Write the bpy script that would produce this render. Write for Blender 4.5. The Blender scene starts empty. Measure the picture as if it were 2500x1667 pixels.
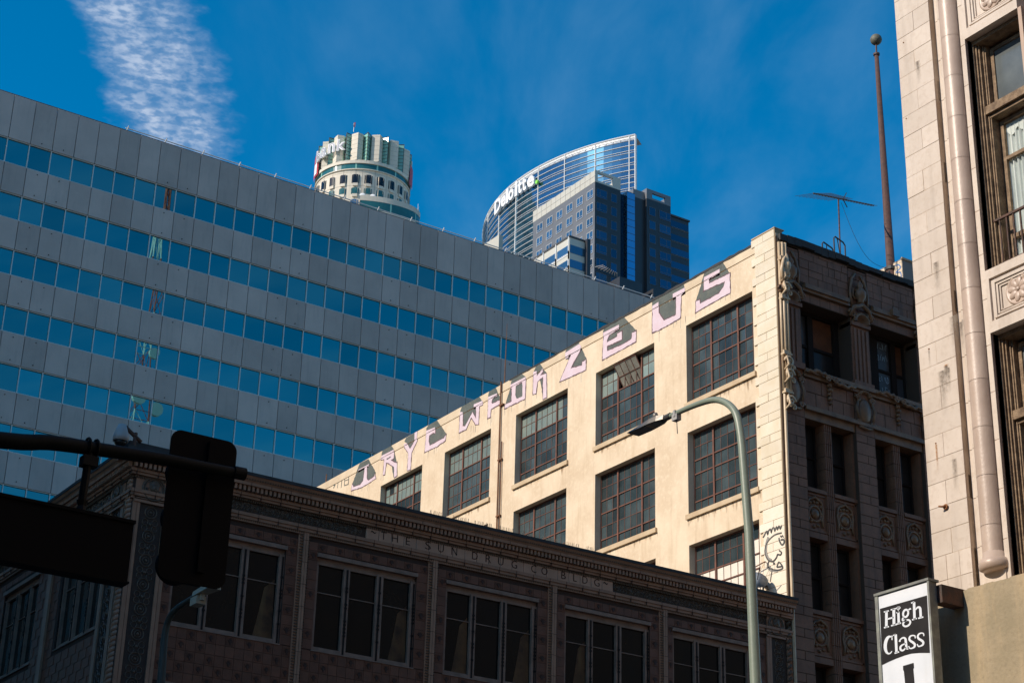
import bpy, bmesh, math, random
import numpy as np
from mathutils import Vector, Matrix
from mathutils.geometry import tessellate_polygon
random.seed(7)
sc = bpy.context.scene
COL = sc.collection
rad = math.radians

# ------------------------------------------------------------------ camera
CAMZ = 1.6
YAW, PITCH, ROLL, FPX = rad(33.013), rad(23.771), rad(1.6027), 4467.78
_F = np.array([math.sin(YAW)*math.cos(PITCH), math.cos(YAW)*math.cos(PITCH), math.sin(PITCH)])
_R0 = np.array([math.cos(YAW), -math.sin(YAW), 0.0]); _U0 = np.cross(_R0, _F)
_R = math.cos(ROLL)*_R0 + math.sin(ROLL)*_U0
_U = -math.sin(ROLL)*_R0 + math.cos(ROLL)*_U0
cd = bpy.data.cameras.new('camera'); cam = bpy.data.objects.new('camera', cd); COL.objects.link(cam)
cd.sensor_width = 36; cd.lens = FPX/2500*36; cd.clip_start = 0.1; cd.clip_end = 6000
M = Matrix(((_R[0], _U[0], -_F[0], 0), (_R[1], _U[1], -_F[1], 0), (_R[2], _U[2], -_F[2], CAMZ), (0, 0, 0, 1)))
cam.matrix_world = M
sc.camera = cam

# ------------------------------------------------------------------ world, sun, exposure
SUN_AZ, SUN_EL = rad(278), rad(33)
w = bpy.data.worlds.new('World'); sc.world = w; w.use_nodes = True
nt = w.node_tree; nt.nodes.clear(); N = nt.nodes.new; L = nt.links.new
out = N('ShaderNodeOutputWorld'); bg = N('ShaderNodeBackground'); bg.inputs[1].default_value = 0.15
sky = N('ShaderNodeTexSky'); sky.sky_type = 'NISHITA'; sky.sun_disc = False
sky.sun_elevation = SUN_EL; sky.sun_rotation = SUN_AZ
sky.air_density = 1.0; sky.dust_density = 0.35; sky.ozone_density = 3.0; sky.altitude = 100
gam = N('ShaderNodeGamma'); gam.inputs[1].default_value = 1.0
hs = N('ShaderNodeHueSaturation'); hs.inputs['Hue'].default_value = 0.492; hs.inputs['Saturation'].default_value = 1.47; hs.inputs['Value'].default_value = 1.05
L(sky.outputs[0], gam.inputs[0]); L(gam.outputs[0], hs.inputs['Color'])
# clouds laid on a flat layer high above the place: p = direction.xy / direction.z
tc = N('ShaderNodeTexCoord'); sep = N('ShaderNodeSeparateXYZ'); L(tc.outputs['Generated'], sep.inputs[0])
def mth(op, a, b=None, c=None, clamp=False):
    n = N('ShaderNodeMath'); n.operation = op; n.use_clamp = clamp
    for i, v in enumerate((a, b, c)):
        if v is None: continue
        if isinstance(v, (int, float)): n.inputs[i].default_value = v
        else: L(v, n.inputs[i])
    return n.outputs[0]
zc = mth('MAXIMUM', sep.outputs[2], 0.05)
pxn = mth('DIVIDE', sep.outputs[0], zc); pyn = mth('DIVIDE', sep.outputs[1], zc)
comb = N('ShaderNodeCombineXYZ'); L(pxn, comb.inputs[0]); L(pyn, comb.inputs[1])
# band axis in the cloud layer
A0 = np.array([0.505, 1.455]); A1 = np.array([0.665, 1.71]); ax = (A1-A0)/np.linalg.norm(A1-A0); nrm = np.array([ax[1], -ax[0]])
def lin(cx, cy, off):
    a = mth('MULTIPLY', pxn, float(cx)); b = mth('MULTIPLY', pyn, float(cy)); return mth('ADD', mth('ADD', a, b), float(off))
vv = lin(nrm[0], nrm[1], -float(A0@nrm)+0.004); uu = lin(ax[0], ax[1], -float(A0@ax))
def noise(vec, scale, detail, rough=0.55, dist=0.0):
    n = N('ShaderNodeTexNoise'); n.inputs['Scale'].default_value = scale; n.inputs['Detail'].default_value = detail
    n.inputs['Roughness'].default_value = rough; n.inputs['Distortion'].default_value = dist; L(vec, n.inputs['Vector']); return n.outputs[0]
def ramp(v, lo, hi):
    n = N('ShaderNodeMapRange'); n.interpolation_type = 'SMOOTHSTEP'; n.inputs[1].default_value = lo; n.inputs[2].default_value = hi; L(v, n.inputs[0]); return n.outputs[0]
edge = noise(comb.outputs[0], 14, 5); vd = mth('ADD', mth('ABSOLUTE', mth('ADD', vv, mth('MULTIPLY', uu, -0.03))), mth('MULTIPLY', mth('SUBTRACT', edge, 0.5), 0.10))
band = mth('SUBTRACT', 1.0, ramp(vd, 0.024, 0.070))
cuv = N('ShaderNodeCombineXYZ'); L(mth('MULTIPLY', uu, 1.0), cuv.inputs[0]); L(mth('MULTIPLY', vv, 1.7), cuv.inputs[1])
cuv2 = N('ShaderNodeCombineXYZ'); L(mth('MULTIPLY', lin(0.28, 0.96, 0.0), 1.22), cuv2.inputs[0]); L(mth('MULTIPLY', lin(0.96, -0.28, 0.0), 1.0), cuv2.inputs[1])
n1 = ramp(noise(cuv2.outputs[0], 66, 4, 0.5, 0.15), 0.38, 0.64); n2 = ramp(noise(cuv.outputs[0], 14, 5), 0.30, 0.68)
puff = mth('MULTIPLY', mth('ADD', mth('MULTIPLY', n1, 0.62), 0.38), mth('ADD', mth('MULTIPLY', n2, 0.65), 0.35))
fade = mth('SUBTRACT', 1.0, ramp(uu, 0.22, 0.42))
m_band = mth('MULTIPLY', mth('MULTIPLY', band, puff), mth('MULTIPLY', fade, 0.95), clamp=True)
cw = N('ShaderNodeCombineXYZ'); L(mth('MULTIPLY', uu, 1.0), cw.inputs[0]); L(mth('MULTIPLY', vv, 2.6), cw.inputs[1])
wisp = mth('MULTIPLY', ramp(noise(cw.outputs[0], 2.6, 6, 0.55, 0.25), 0.36, 0.80), 0.12)
wlo = mth('MULTIPLY', wisp, ramp(vv, -0.05, 0.35))
cm = m_band
mixw = N('ShaderNodeMix'); mixw.data_type = 'RGBA'; L(mth('MULTIPLY', wlo, 1.9, clamp=True), mixw.inputs[0]); L(hs.outputs[0], mixw.inputs[6]); mixw.inputs[7].default_value = (1.7, 3.1, 4.7, 1)
# cirrus only above the haze line so the horizon stays plain
mixc = N('ShaderNodeMix'); mixc.data_type = 'RGBA'; L(cm, mixc.inputs[0]); L(mixw.outputs[2], mixc.inputs[6]); mixc.inputs[7].default_value = (3.3, 4.0, 5.2, 1)
L(mixc.outputs[2], bg.inputs[0]); L(bg.outputs[0], out.inputs[0])

sd = bpy.data.lights.new('sun', 'SUN'); so = bpy.data.objects.new('sun', sd); COL.objects.link(so)
sd.energy = 4.7; sd.angle = rad(0.5); sd.color = (1.0, 0.88, 0.74)
tosun = Vector((math.sin(SUN_AZ)*math.cos(SUN_EL), math.cos(SUN_AZ)*math.cos(SUN_EL), math.sin(SUN_EL)))
so.rotation_euler = tosun.to_track_quat('Z', 'Y').to_euler()
vs = sc.view_settings; vs.view_transform = 'Standard'; vs.look = 'None'; vs.exposure = 0.0; vs.gamma = 1.0; vs.use_curve_mapping = False

# ------------------------------------------------------------------ calibration helpers (pixel of the photo + a known plane -> world)
def ray(px, py): return _F*FPX + _R*(px-1250) - _U*(py-833.5)
def atY(px, py, Y): d = ray(px, py); d = d*(Y/d[1]); return Vector((d[0], d[1], d[2]+CAMZ))
def atX(px, py, X): d = ray(px, py); d = d*(X/d[0]); return Vector((d[0], d[1], d[2]+CAMZ))
def seen(p, m=60):
    q = np.array([p[0], p[1], p[2]-CAMZ]); z = q@_F
    if z <= 0: return False
    x = 1250+FPX*(q@_R)/z; y = 833.5-FPX*(q@_U)/z
    return -m < x < 2500+m and -m < y < 1667+m
def pix(p):
    q = np.array([p[0], p[1], p[2]-CAMZ]); z = q@_F
    return 1250+FPX*(q@_R)/z, 833.5-FPX*(q@_U)/z

# ------------------------------------------------------------------ materials
MATS = {}
def mat(name, base, var=None, vscale=1.5, rough=0.7, bump=0.0, bscale=20, rnd=0.0, metal=0.0, spec=0.5, streak=None, streak_amt=0.0, fine=None, coat=0.0, emis=None):
    """base colour, a second colour mixed in by world-space noise, dirt streaks that run down, per-object tint"""
    if name in MATS: return MATS[name]
    m = bpy.data.materials.new(name); m.use_nodes = True; t = m.node_tree; nn = t.nodes.new; ll = t.links.new
    b = t.nodes['Principled BSDF']
    b.inputs['Roughness'].default_value = rough; b.inputs['Metallic'].default_value = metal; b.inputs['Specular IOR Level'].default_value = spec
    b.inputs['Coat Weight'].default_value = coat
    geo = nn('ShaderNodeNewGeometry'); col = nn('ShaderNodeRGB'); col.outputs[0].default_value = (*base, 1); cur = col.outputs[0]
    def mixin(fac, c2, cur):
        x = nn('ShaderNodeMix'); x.data_type = 'RGBA'; ll(fac, x.inputs[0]); ll(cur, x.inputs[6]); x.inputs[7].default_value = (*c2, 1); return x.outputs[2]
    def nz(scale, detail, lo, hi, vec=None, amt=1.0):
        n = nn('ShaderNodeTexNoise'); n.inputs['Scale'].default_value = scale; n.inputs['Detail'].default_value = detail; n.inputs['Roughness'].default_value = 0.6
        ll(vec if vec is not None else geo.outputs['Position'], n.inputs['Vector'])
        r = nn('ShaderNodeMapRange'); r.inputs[1].default_value = lo; r.inputs[2].default_value = hi; r.inputs[4].default_value = amt; ll(n.outputs[0], r.inputs[0]); return r.outputs[0]
    if var is not None: cur = mixin(nz(vscale, 6, 0.35, 0.68), var, cur)
    if fine is not None: cur = mixin(nz(vscale*9, 5, 0.5, 0.75, amt=0.7), fine, cur)
    if streak is not None:
        mp = nn('ShaderNodeVectorMath'); mp.operation = 'MULTIPLY'; mp.inputs[1].default_value = (3.2, 3.2, 0.35); ll(geo.outputs['Position'], mp.inputs[0])
        cur = mixin(nz(1.3, 6, 0.52, 0.80, mp.outputs[0], streak_amt), streak, cur)
    if rnd > 0:
        oi = nn('ShaderNodeObjectInfo'); r = nn('ShaderNodeMapRange'); r.inputs[3].default_value = 1-rnd; r.inputs[4].default_value = 1+rnd; ll(oi.outputs['Random'], r.inputs[0])
        h = nn('ShaderNodeHueSaturation'); ll(r.outputs[0], h.inputs['Value']); ll(cur, h.inputs['Color']); cur = h.outputs[0]
    ll(cur, b.inputs['Base Color'])
    if bump > 0:
        n = nn('ShaderNodeTexNoise'); n.inputs['Scale'].default_value = bscale; n.inputs['Detail'].default_value = 6; ll(geo.outputs['Position'], n.inputs['Vector'])
        bp = nn('ShaderNodeBump'); bp.inputs['Strength'].default_value = bump; bp.inputs['Distance'].default_value = 0.02; ll(n.outputs[0], bp.inputs['Height']); ll(bp.outputs[0], b.inputs['Normal'])
    if emis: b.inputs['Emission Color'].default_value = (*emis[:3], 1); b.inputs['Emission Strength'].default_value = emis[3]
    MATS[name] = m; return m

mat('asphalt', (0.05, 0.05, 0.052), (0.035, 0.035, 0.037), 3, 0.9, 0.3, 60)
mat('pavement', (0.30, 0.29, 0.27), (0.22, 0.21, 0.2), 1.2, 0.9, 0.2, 30)
mat('road_paint', (0.75, 0.74, 0.7), (0.5, 0.5, 0.48), 4, 0.7)
mat('ground', (0.16, 0.155, 0.145), (0.11, 0.11, 0.10), 0.05, 0.95)
# blue-windowed office block
mat('cladding', (0.52, 0.405, 0.355), (0.44, 0.345, 0.305), 0.45, 0.75, 0.05, 8, 0.13, streak=(0.22, 0.21, 0.2), streak_amt=0.30)
mat('cladding_joint', (0.12, 0.12, 0.12), rough=0.9)
mat('mirror_glass', (0.12, 0.31, 0.30), rough=0.0, rnd=0.14, metal=1.0, bump=0.006, bscale=0.9)
mat('alu_frame', (0.62, 0.60, 0.58), rough=0.5)
mat('anchor', (0.05, 0.05, 0.05), rough=0.6)
# warehouse / beige side wall
mat('cream_render', (0.78, 0.635, 0.455), (0.66, 0.51, 0.345), 0.8, 0.85, 0.25, 5, streak=(0.52, 0.37, 0.22), streak_amt=0.62, fine=(0.83, 0.69, 0.51))
mat('cream_sill', (0.62, 0.48, 0.31), (0.50, 0.36, 0.22), 1.5, 0.8, 0.15, 12)
mat('parapet_cap', (0.74, 0.60, 0.42), (0.60, 0.47, 0.32), 1.2, 0.85, 0.15, 10)
mat('tar', (0.028, 0.027, 0.028), (0.05, 0.048, 0.045), 2, 0.75, 0.5, 4)
mat('steel_window', (0.19, 0.072, 0.045), (0.10, 0.05, 0.035), 4, 0.75, 0.2, 30)
mat('glass_dark', (0.030, 0.046, 0.050), (0.060, 0.078, 0.080), 1.1, 0.22, 0.05, 1.2, 0.45, spec=0.8, streak=(0.10, 0.13, 0.13), streak_amt=0.30)
mat('glass_pale', (0.17, 0.235, 0.22), (0.26, 0.30, 0.26), 2.0, 0.35, 0.05, 6, 0.30, spec=0.6)
mat('glass_whitewashed', (0.80, 0.73, 0.62), (0.74, 0.66, 0.55), 2, 0.7, rnd=0.05)
mat('glass_vent', (0.26, 0.25, 0.21), (0.16, 0.15, 0.12), 5, 0.5, rnd=0.2, streak=(0.45, 0.42, 0.34), streak_amt=0.7)
mat('interior_dark', (0.012, 0.011, 0.010), rough=0.95)
mat('quoin_glaze', (0.80, 0.70, 0.54), (0.74, 0.62, 0.44), 2, 0.42, 0.12, 6, 0.06, streak=(0.55, 0.42, 0.26), streak_amt=0.35)
mat('whitewash', (0.86, 0.76, 0.62), (0.80, 0.69, 0.53), 2, 0.75, 0.1, 12)
mat('mortar_dark', (0.07, 0.042, 0.026), rough=0.95)
mat('mortar_tan', (0.34, 0.25, 0.15), rough=0.95)
mat('paint_pink', (0.68, 0.52, 0.57), (0.72, 0.60, 0.66), 2.5, 0.85, fine=(0.70, 0.57, 0.46))
mat('paint_slate', (0.085, 0.10, 0.092), (0.12, 0.135, 0.12), 1.5, 0.85, fine=(0.20, 0.19, 0.14))
mat('paint_outline', (0.13, 0.075, 0.085), rough=0.85)
mat('paint_black', (0.05, 0.05, 0.05), (0.16, 0.15, 0.13), 3, 0.85)
mat('paint_grey', (0.30, 0.28, 0.25), rough=0.85)
mat('paint_blue', (0.07, 0.20, 0.45), rough=0.8)
mat('paint_paleblue', (0.35, 0.48, 0.55), rough=0.8)
mat('stain', (0.20, 0.125, 0.06), (0.30, 0.2, 0.11), 5, 0.9)
mat('rust_pipe', (0.24, 0.10, 0.045), (0.12, 0.07, 0.045), 5, 0.85, 0.3, 30)
# terracotta front
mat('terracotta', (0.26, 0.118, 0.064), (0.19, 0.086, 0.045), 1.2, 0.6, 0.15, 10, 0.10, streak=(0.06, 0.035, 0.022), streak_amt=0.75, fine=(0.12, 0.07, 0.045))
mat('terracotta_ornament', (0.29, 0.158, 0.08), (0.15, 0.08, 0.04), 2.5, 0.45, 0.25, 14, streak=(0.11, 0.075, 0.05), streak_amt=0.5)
mat('terracotta_lit', (0.66, 0.50, 0.32), (0.5, 0.36, 0.22), 3, 0.42, 0.1, 12)  # paler terracotta copy, sunlight painted in for the corner pieces
mat('board_orange', (0.16, 0.055, 0.018), (0.10, 0.035, 0.012), 3, 0.8)
mat('window_black', (0.012, 0.012, 0.013), (0.022, 0.021, 0.02), 2, 0.3, spec=0.4)
mat('window_grey', (0.07, 0.075, 0.08), (0.045, 0.045, 0.05), 2, 0.4)
mat('sash_dark', (0.022, 0.015, 0.012), rough=0.8, spec=0.2)
# drug building
mat('tile_emblem', (0.06, 0.024, 0.014), rough=0.6)
mat('tile_brown', (0.20, 0.072, 0.036), (0.135, 0.052, 0.028), 5, 0.55, 0.2, 25, 0.13)
mat('tile_joint', (0.06, 0.032, 0.022), rough=0.95)
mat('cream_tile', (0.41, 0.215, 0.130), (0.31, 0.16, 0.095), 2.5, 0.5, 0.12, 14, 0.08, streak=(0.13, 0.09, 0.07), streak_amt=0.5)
mat('relief_dark', (0.15, 0.095, 0.06), (0.09, 0.06, 0.038), 5, 0.5, 0.2, 30)
mat('relief_ground', (0.05, 0.03, 0.02), (0.035, 0.022, 0.015), 5, 0.7, 0.4, 30)
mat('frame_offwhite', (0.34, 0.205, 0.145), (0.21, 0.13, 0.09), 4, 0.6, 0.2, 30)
mat('glass_night', (0.006, 0.007, 0.007), (0.012, 0.009, 0.006), 1.2, 0.05, 0.30, 0.9, 0.2, spec=0.32)
mat('letter_inlay', (0.012, 0.008, 0.007), rough=0.8, spec=0.2)
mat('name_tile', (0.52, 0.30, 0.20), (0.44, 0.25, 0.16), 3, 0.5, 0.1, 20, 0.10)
mat('warm_reflection', (0.16, 0.075, 0.028), (0.05, 0.024, 0.012), 2.2, 0.9, streak=(0.24, 0.14, 0.05), streak_amt=.6)  # streaky warm reflection painted over the dark panes
# pale stone tower
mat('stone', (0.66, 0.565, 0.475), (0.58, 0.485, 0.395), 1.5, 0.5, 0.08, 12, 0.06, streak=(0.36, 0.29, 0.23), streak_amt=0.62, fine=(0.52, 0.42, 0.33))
mat('stone_column', (0.54, 0.42, 0.335), (0.46, 0.345, 0.27), 2.5, 0.40, 0.12, 25, 0.06, spec=0.5, streak=(0.36, 0.26, 0.2), streak_amt=0.5)
mat('stone_joint', (0.66, 0.54, 0.40), (0.40, 0.28, 0.18), 1.2, 0.9)
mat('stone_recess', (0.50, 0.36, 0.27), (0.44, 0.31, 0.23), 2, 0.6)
mat('old_wood', (0.15, 0.095, 0.055), (0.36, 0.25, 0.15), 9, 0.8, 0.5, 40, fine=(0.05, 0.035, 0.025))
mat('iron', (0.05, 0.035, 0.028), (0.12, 0.05, 0.03), 10, 0.7, 0.3, 40)
mat('tower_glass', (0.10, 0.115, 0.12), (0.16, 0.18, 0.18), 2, 0.12, spec=0.7)
mat('curtain', (0.62, 0.66, 0.62), (0.50, 0.55, 0.52), 3, 0.9)
mat('yellow_cloth', (0.45, 0.5, 0.06), rough=0.8)
mat('tan_stucco', (0.38, 0.30, 0.19), (0.29, 0.235, 0.145), 2.2, 0.8, 0.45, 14, streak=(0.56, 0.40, 0.22), streak_amt=0.8, fine=(0.24, 0.19, 0.12))
mat('rust', (0.30, 0.12, 0.04), (0.16, 0.07, 0.03), 12, 0.9)
# sign
mat('sign_white', (0.78, 0.81, 0.85), (0.70, 0.74, 0.79), 3, 0.35, streak=(0.6, 0.6, 0.58), streak_amt=0.35)
mat('sign_black', (0.012, 0.011, 0.012), (0.022, 0.02, 0.021), 4, 0.4)
mat('sign_metal', (0.17, 0.17, 0.165), (0.30, 0.32, 0.27), 8, 0.55, metal=0.2)
# street things
mat('pole_green', (0.225, 0.265, 0.205), (0.19, 0.23, 0.18), 4, 0.42, 0.05, 30, spec=0.5)
mat('shaded_lamp_paint', (0.055, 0.06, 0.05), rough=0.6, spec=0.25)  # lamp pole colour darkened, its shade is painted in
mat('lamp_head_pale', (0.42, 0.36, 0.25), rough=0.6)
mat('lamp_metal', (0.26, 0.235, 0.20), (0.19, 0.17, 0.15), 6, 0.4, metal=0.3)
mat('signal_black', (0.0025, 0.003, 0.0035), rough=0.8, spec=0.12)
mat('mast_green', (0.0012, 0.0032, 0.0034), (0.003, 0.006, 0.006), 10, 0.6, spec=0.15)
mat('white_plastic', (0.38, 0.37, 0.36), rough=0.4)
mat('rust_steel', (0.115, 0.055, 0.038), (0.07, 0.04, 0.03), 6, 0.6, 0.2, 30)
mat('verdigris', (0.16, 0.155, 0.11), (0.09, 0.09, 0.065), 14, 0.6)
mat('dark_metal', (0.05, 0.048, 0.047), rough=0.5)
mat('dish_blue', (0.20, 0.25, 0.30), (0.35, 0.38, 0.42), 8, 0.5)
# far towers
mat('bank_stone', (0.66, 0.60, 0.50), (0.60, 0.545, 0.45), 0.3, 0.7, rnd=0.03)
mat('bank_green', (0.22, 0.46, 0.38), (0.28, 0.54, 0.45), 0.2, 0.15, rnd=0.12, spec=0.8)
mat('bank_teal', (0.02, 0.10, 0.10), (0.03, 0.14, 0.14), 0.15, 0.12, spec=0.8)
mat('far_window', (0.008, 0.011, 0.018), rough=0.15, rnd=0.3)
mat('far_window_blue', (0.10, 0.22, 0.32), rough=0.1, rnd=0.2, metal=0.7)
mat('letter_white', (0.85, 0.86, 0.88), rough=0.5)
mat('letter_grey', (0.30, 0.31, 0.38), rough=0.5)
mat('letter_green', (0.25, 0.75, 0.08), rough=0.5)
mat('bank_red', (0.45, 0.03, 0.03), rough=0.5)
mat('granite', (0.155, 0.160, 0.172), (0.135, 0.14, 0.152), 0.15, 0.4, rnd=0.12, spec=0.6)
mat('granite_dark', (0.032, 0.034, 0.040), (0.026, 0.028, 0.034), 0.15, 0.4, rnd=0.10)  # darkened granite copy: shade painted into faces away from the sun; also joints
mat('granite_pale', (0.50, 0.49, 0.44), (0.46, 0.45, 0.40), 0.2, 0.6, rnd=0.05)
mat('crown_glass', (0.09, 0.24, 0.36), (0.06, 0.16, 0.26), 0.06, 0.06, rnd=0.12, metal=0.85, bump=0.02, bscale=0.2)
mat('crown_rib', (0.72, 0.73, 0.74), rough=0.35)
mat('strip_glass', (0.22, 0.42, 0.62), rough=0.05, rnd=0.1, metal=0.9)
mat('rim_shaded', (0.13, 0.135, 0.14), rough=0.4)  # window rim copy dimmed, shade of the sunless side painted in
mat('far_window_shaded', (0.03, 0.10, 0.17), rough=0.1, rnd=0.2, metal=0.7)  # blue pane copy darkened for the sunless side, shade in the colour
mat('window_rim', (0.45, 0.45, 0.45), rough=0.4)
mat('red_paint', (0.50, 0.06, 0.04), rough=0.5)
mat('white_paint', (0.75, 0.75, 0.75), rough=0.5)
mat('brick_far', (0.22, 0.13, 0.10), (0.18, 0.11, 0.09), 0.5, 0.9, 0.2, 6)
mat('concrete_far', (0.30, 0.28, 0.25), (0.24, 0.22, 0.20), 0.4, 0.85)

# ------------------------------------------------------------------ mesh building
class MB:
    def __init__(s): s.v = []; s.f = []
    def poly(s, pts, flip=False):
        n = len(s.v); s.v += [tuple(p) for p in pts]; idx = list(range(n, n+len(pts)))
        s.f.append(idx[::-1] if flip else idx)
    def hexa(s, p):   # 8 points: bottom ring 0-3, top ring 4-7
        n = len(s.v); s.v += [tuple(q) for q in p]
        a, b, c = Vector(p[1])-Vector(p[0]), Vector(p[3])-Vector(p[0]), Vector(p[4])-Vector(p[0])
        fs = [(0, 3, 2, 1), (4, 5, 6, 7), (0, 1, 5, 4), (1, 2, 6, 5), (2, 3, 7, 6), (3, 0, 4, 7)]
        if a.cross(b).dot(c) < 0: fs = [f[::-1] for f in fs]
        s.f += [[n+i for i in f] for f in fs]
    def box(s, x0, x1, y0, y1, z0, z1):
        s.hexa([(x0, y0, z0), (x1, y0, z0), (x1, y1, z0), (x0, y1, z0), (x0, y0, z1), (x1, y0, z1), (x1, y1, z1), (x0, y1, z1)])
    def fb(s, fr, u0, u1, z0, z1, d0, d1, slope=0):
        p = fr.p
        s.hexa([p(u0, z0, d0), p(u1, z0, d0), p(u1, z0, d1-slope), p(u0, z0, d1-slope), p(u0, z1, d0), p(u1, z1, d0), p(u1, z1, d1), p(u0, z1, d1)])
    def tube(s, pts, r, n=10, cap=True):
        pts = [Vector(p) for p in pts]; m = len(pts); rs = r if isinstance(r, (list, tuple)) else [r]*m
        base = len(s.v); t0 = (pts[1]-pts[0]).normalized(); up = Vector((0, 0, 1)) if abs(t0.z) < 0.9 else Vector((1, 0, 0))
        a = t0.cross(up).normalized()
        for i in range(m):
            t = (pts[min(i+1, m-1)]-pts[max(i-1, 0)]).normalized()
            a = (a - t*a.dot(t)).normalized(); b = t.cross(a)
            for k in range(n):
                th = 2*math.pi*k/n; s.v.append(tuple(pts[i]+(a*math.cos(th)+b*math.sin(th))*rs[i]))
        for i in range(m-1):
            for k in range(n):
                k2 = (k+1) % n; s.f.append([base+i*n+k, base+i*n+k2, base+(i+1)*n+k2, base+(i+1)*n+k])
        if cap:
            s.f.append([base+k for k in range(n)][::-1]); s.f.append([base+(m-1)*n+k for k in range(n)])
    def lathe(s, prof, c, axis=(0, 0, 1), n=16, a0=0.0, a1=2*math.pi, ref=None, cap=True):
        # prof: (radius, height) along axis
        axis = Vector(axis).normalized(); c = Vector(c)
        a = Vector(ref).normalized() if ref is not None else (axis.orthogonal().normalized()); b = axis.cross(a)
        full = abs(a1-a0-2*math.pi) < 1e-6; cnt = n if full else n+1; base = len(s.v)
        for (r, h) in prof:
            for k in range(cnt):
                th = a0+(a1-a0)*k/n; s.v.append(tuple(c+axis*h+(a*math.cos(th)+b*math.sin(th))*r))
        for i in range(len(prof)-1):
            for k in range(n):
                k2 = (k+1) % cnt if full else k+1
                s.f.append([base+i*cnt+k, base+i*cnt+k2, base+(i+1)*cnt+k2, base+(i+1)*cnt+k])
        if cap and prof[0][0] > 1e-6: s.f.append([base+k for k in range(cnt)][::-1])
        if cap and prof[-1][0] > 1e-6: s.f.append([base+(len(prof)-1)*cnt+k for k in range(cnt)])
    def torus(s, c, axis, R, r, n=14, m=4):
        axis = Vector(axis).normalized(); a = axis.orthogonal().normalized(); b = axis.cross(a); c = Vector(c); base = len(s.v)
        for i in range(n):
            th = 2*math.pi*i/n; e = a*math.cos(th)+b*math.sin(th)
            for k in range(m):
                ph = 2*math.pi*k/m; s.v.append(tuple(c+e*(R+r*math.cos(ph))+axis*(r*math.sin(ph))))
        for i in range(n):
            for k in range(m):
                i2 = (i+1) % n; k2 = (k+1) % m
                s.f.append([base+i*m+k, base+i2*m+k, base+i2*m+k2, base+i*m+k2])
    def dome(s, c, axis, R, h, n=12, k=4):
        prof = [(R*math.cos(i/k*math.pi/2), h*math.sin(i/k*math.pi/2)) for i in range(k)]+[(0.0001, h)]
        s.lathe(prof, c, axis, n)
    def flat(s, loops, fn):
        """2D polygon (first loop outer, others holes) mapped by fn(x, y) to 3D"""
        pts = [p for lp in loops for p in lp]
        tris = tessellate_polygon([[Vector((p[0], p[1], 0)) for p in lp] for lp in loops])
        base = len(s.v); s.v += [tuple(fn(*p)) for p in pts]
        for t in tris: s.f.append([base+i for i in t])
    def ribbon(s, pts, wd, fn, closed=False):
        """2D stroke of a width (or a width per point) mapped by fn"""
        m = len(pts); ws = wd if isinstance(wd, (list, tuple)) else [wd]*m
        P = [Vector((p[0], p[1])) for p in pts]; L_ = []; R_ = []
        for i in range(m):
            a = P[i-1] if (i > 0 or closed) else P[i]; b = P[(i+1) % m] if (i < m-1 or closed) else P[i]
            t = (b-a); t = t.normalized() if t.length > 1e-9 else Vector((1, 0)); nn_ = Vector((-t.y, t.x))
            if 0 < i < m-1 or closed:
                t1 = (P[i]-a).normalized(); c_ = max(0.55, abs(nn_.dot(Vector((-t1.y, t1.x)))))
            else: c_ = 1
            L_.append(P[i]+nn_*ws[i]/2/c_); R_.append(P[i]-nn_*ws[i]/2/c_)
        rng = range(m) if closed else range(m-1)
        for i in rng:
            j = (i+1) % m
            s.poly([fn(*L_[i]), fn(*L_[j]), fn(*R_[j]), fn(*R_[i])])
    def build(s, name, m, parent=None, loc=None, smooth=False, kind=None, label=None, bevel=0):
        me = bpy.data.meshes.new(name)
        off = Vector(loc) if loc is not None else (Vector(ROOT[parent.name]) if parent is not None else Vector((0, 0, 0)))
        vs_ = [(v[0]-off.x, v[1]-off.y, v[2]-off.z) for v in s.v]
        me.from_pydata(vs_, [], s.f); me.update()
        if smooth: me.shade_smooth()
        me.materials.append(MATS[m])
        o = bpy.data.objects.new(name, me); COL.objects.link(o)
        place(o, parent, off)
        if kind: o['kind'] = kind
        if label: o['label'] = label
        return o
ROOT = {}
def place(o, parent, wloc):
    if parent is not None:
        o.parent = parent; po = ROOT[parent.name]; o.location = Vector(wloc)-Vector(po)
    else: o.location = wloc
    ROOT[o.name] = tuple(wloc)
def thing(name, loc, label, cat, group=None):
    o = bpy.data.objects.new(name, None); COL.objects.link(o); o.location = loc; ROOT[o.name] = tuple(loc); o.empty_display_size = 0.3
    o['label'] = label; o['category'] = cat
    if group: o['group'] = group
    return o
def tag(o, label, cat, group=None):
    o['label'] = label; o['category'] = cat
    if group: o['group'] = group
    return o
def struct(o): o['kind'] = 'structure'; return o
class FR:   # a facade: origin, direction along it, outward normal
    def __init__(s, o, u, n): s.o = Vector(o); s.u = Vector(u); s.n = Vector(n)
    def p(s, u, z, d=0): q = s.o+s.u*u+s.n*d; return (q.x, q.y, q.z+z)
# shared meshes with object placement
def meshof(mb, name, m):
    me = bpy.data.meshes.new(name); me.from_pydata(mb.v, [], mb.f); me.update(); me.materials.append(MATS[m]); return me
def inst(name, me, parent, wloc, scale=None, rot=None):
    o = bpy.data.objects.new(name, me); COL.objects.link(o); place(o, parent, wloc)
    if scale: o.scale = scale
    if rot: o.rotation_euler = rot
    return o
def unit_block(name, m, e=0.02):   # unit cube centred on its back face centre, slightly chamfered front, facing -Y / built for scale
    b = MB(); x0, x1 = -0.5, 0.5; q = 0.5-e
    b.hexa([(x0, 0, -.5), (x1, 0, -.5), (x1, .85, -.5), (x0, .85, -.5), (x0, 0, .5), (x1, 0, .5), (x1, .85, .5), (x0, .85, .5)])
    b.hexa([(x0, .85, -.5), (x1, .85, -.5), (q, 1, -q), (-q, 1, -q), (x0, .85, .5), (x1, .85, .5), (q, 1, q), (-q, 1, q)])
    return meshof(b, name, m)
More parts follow.
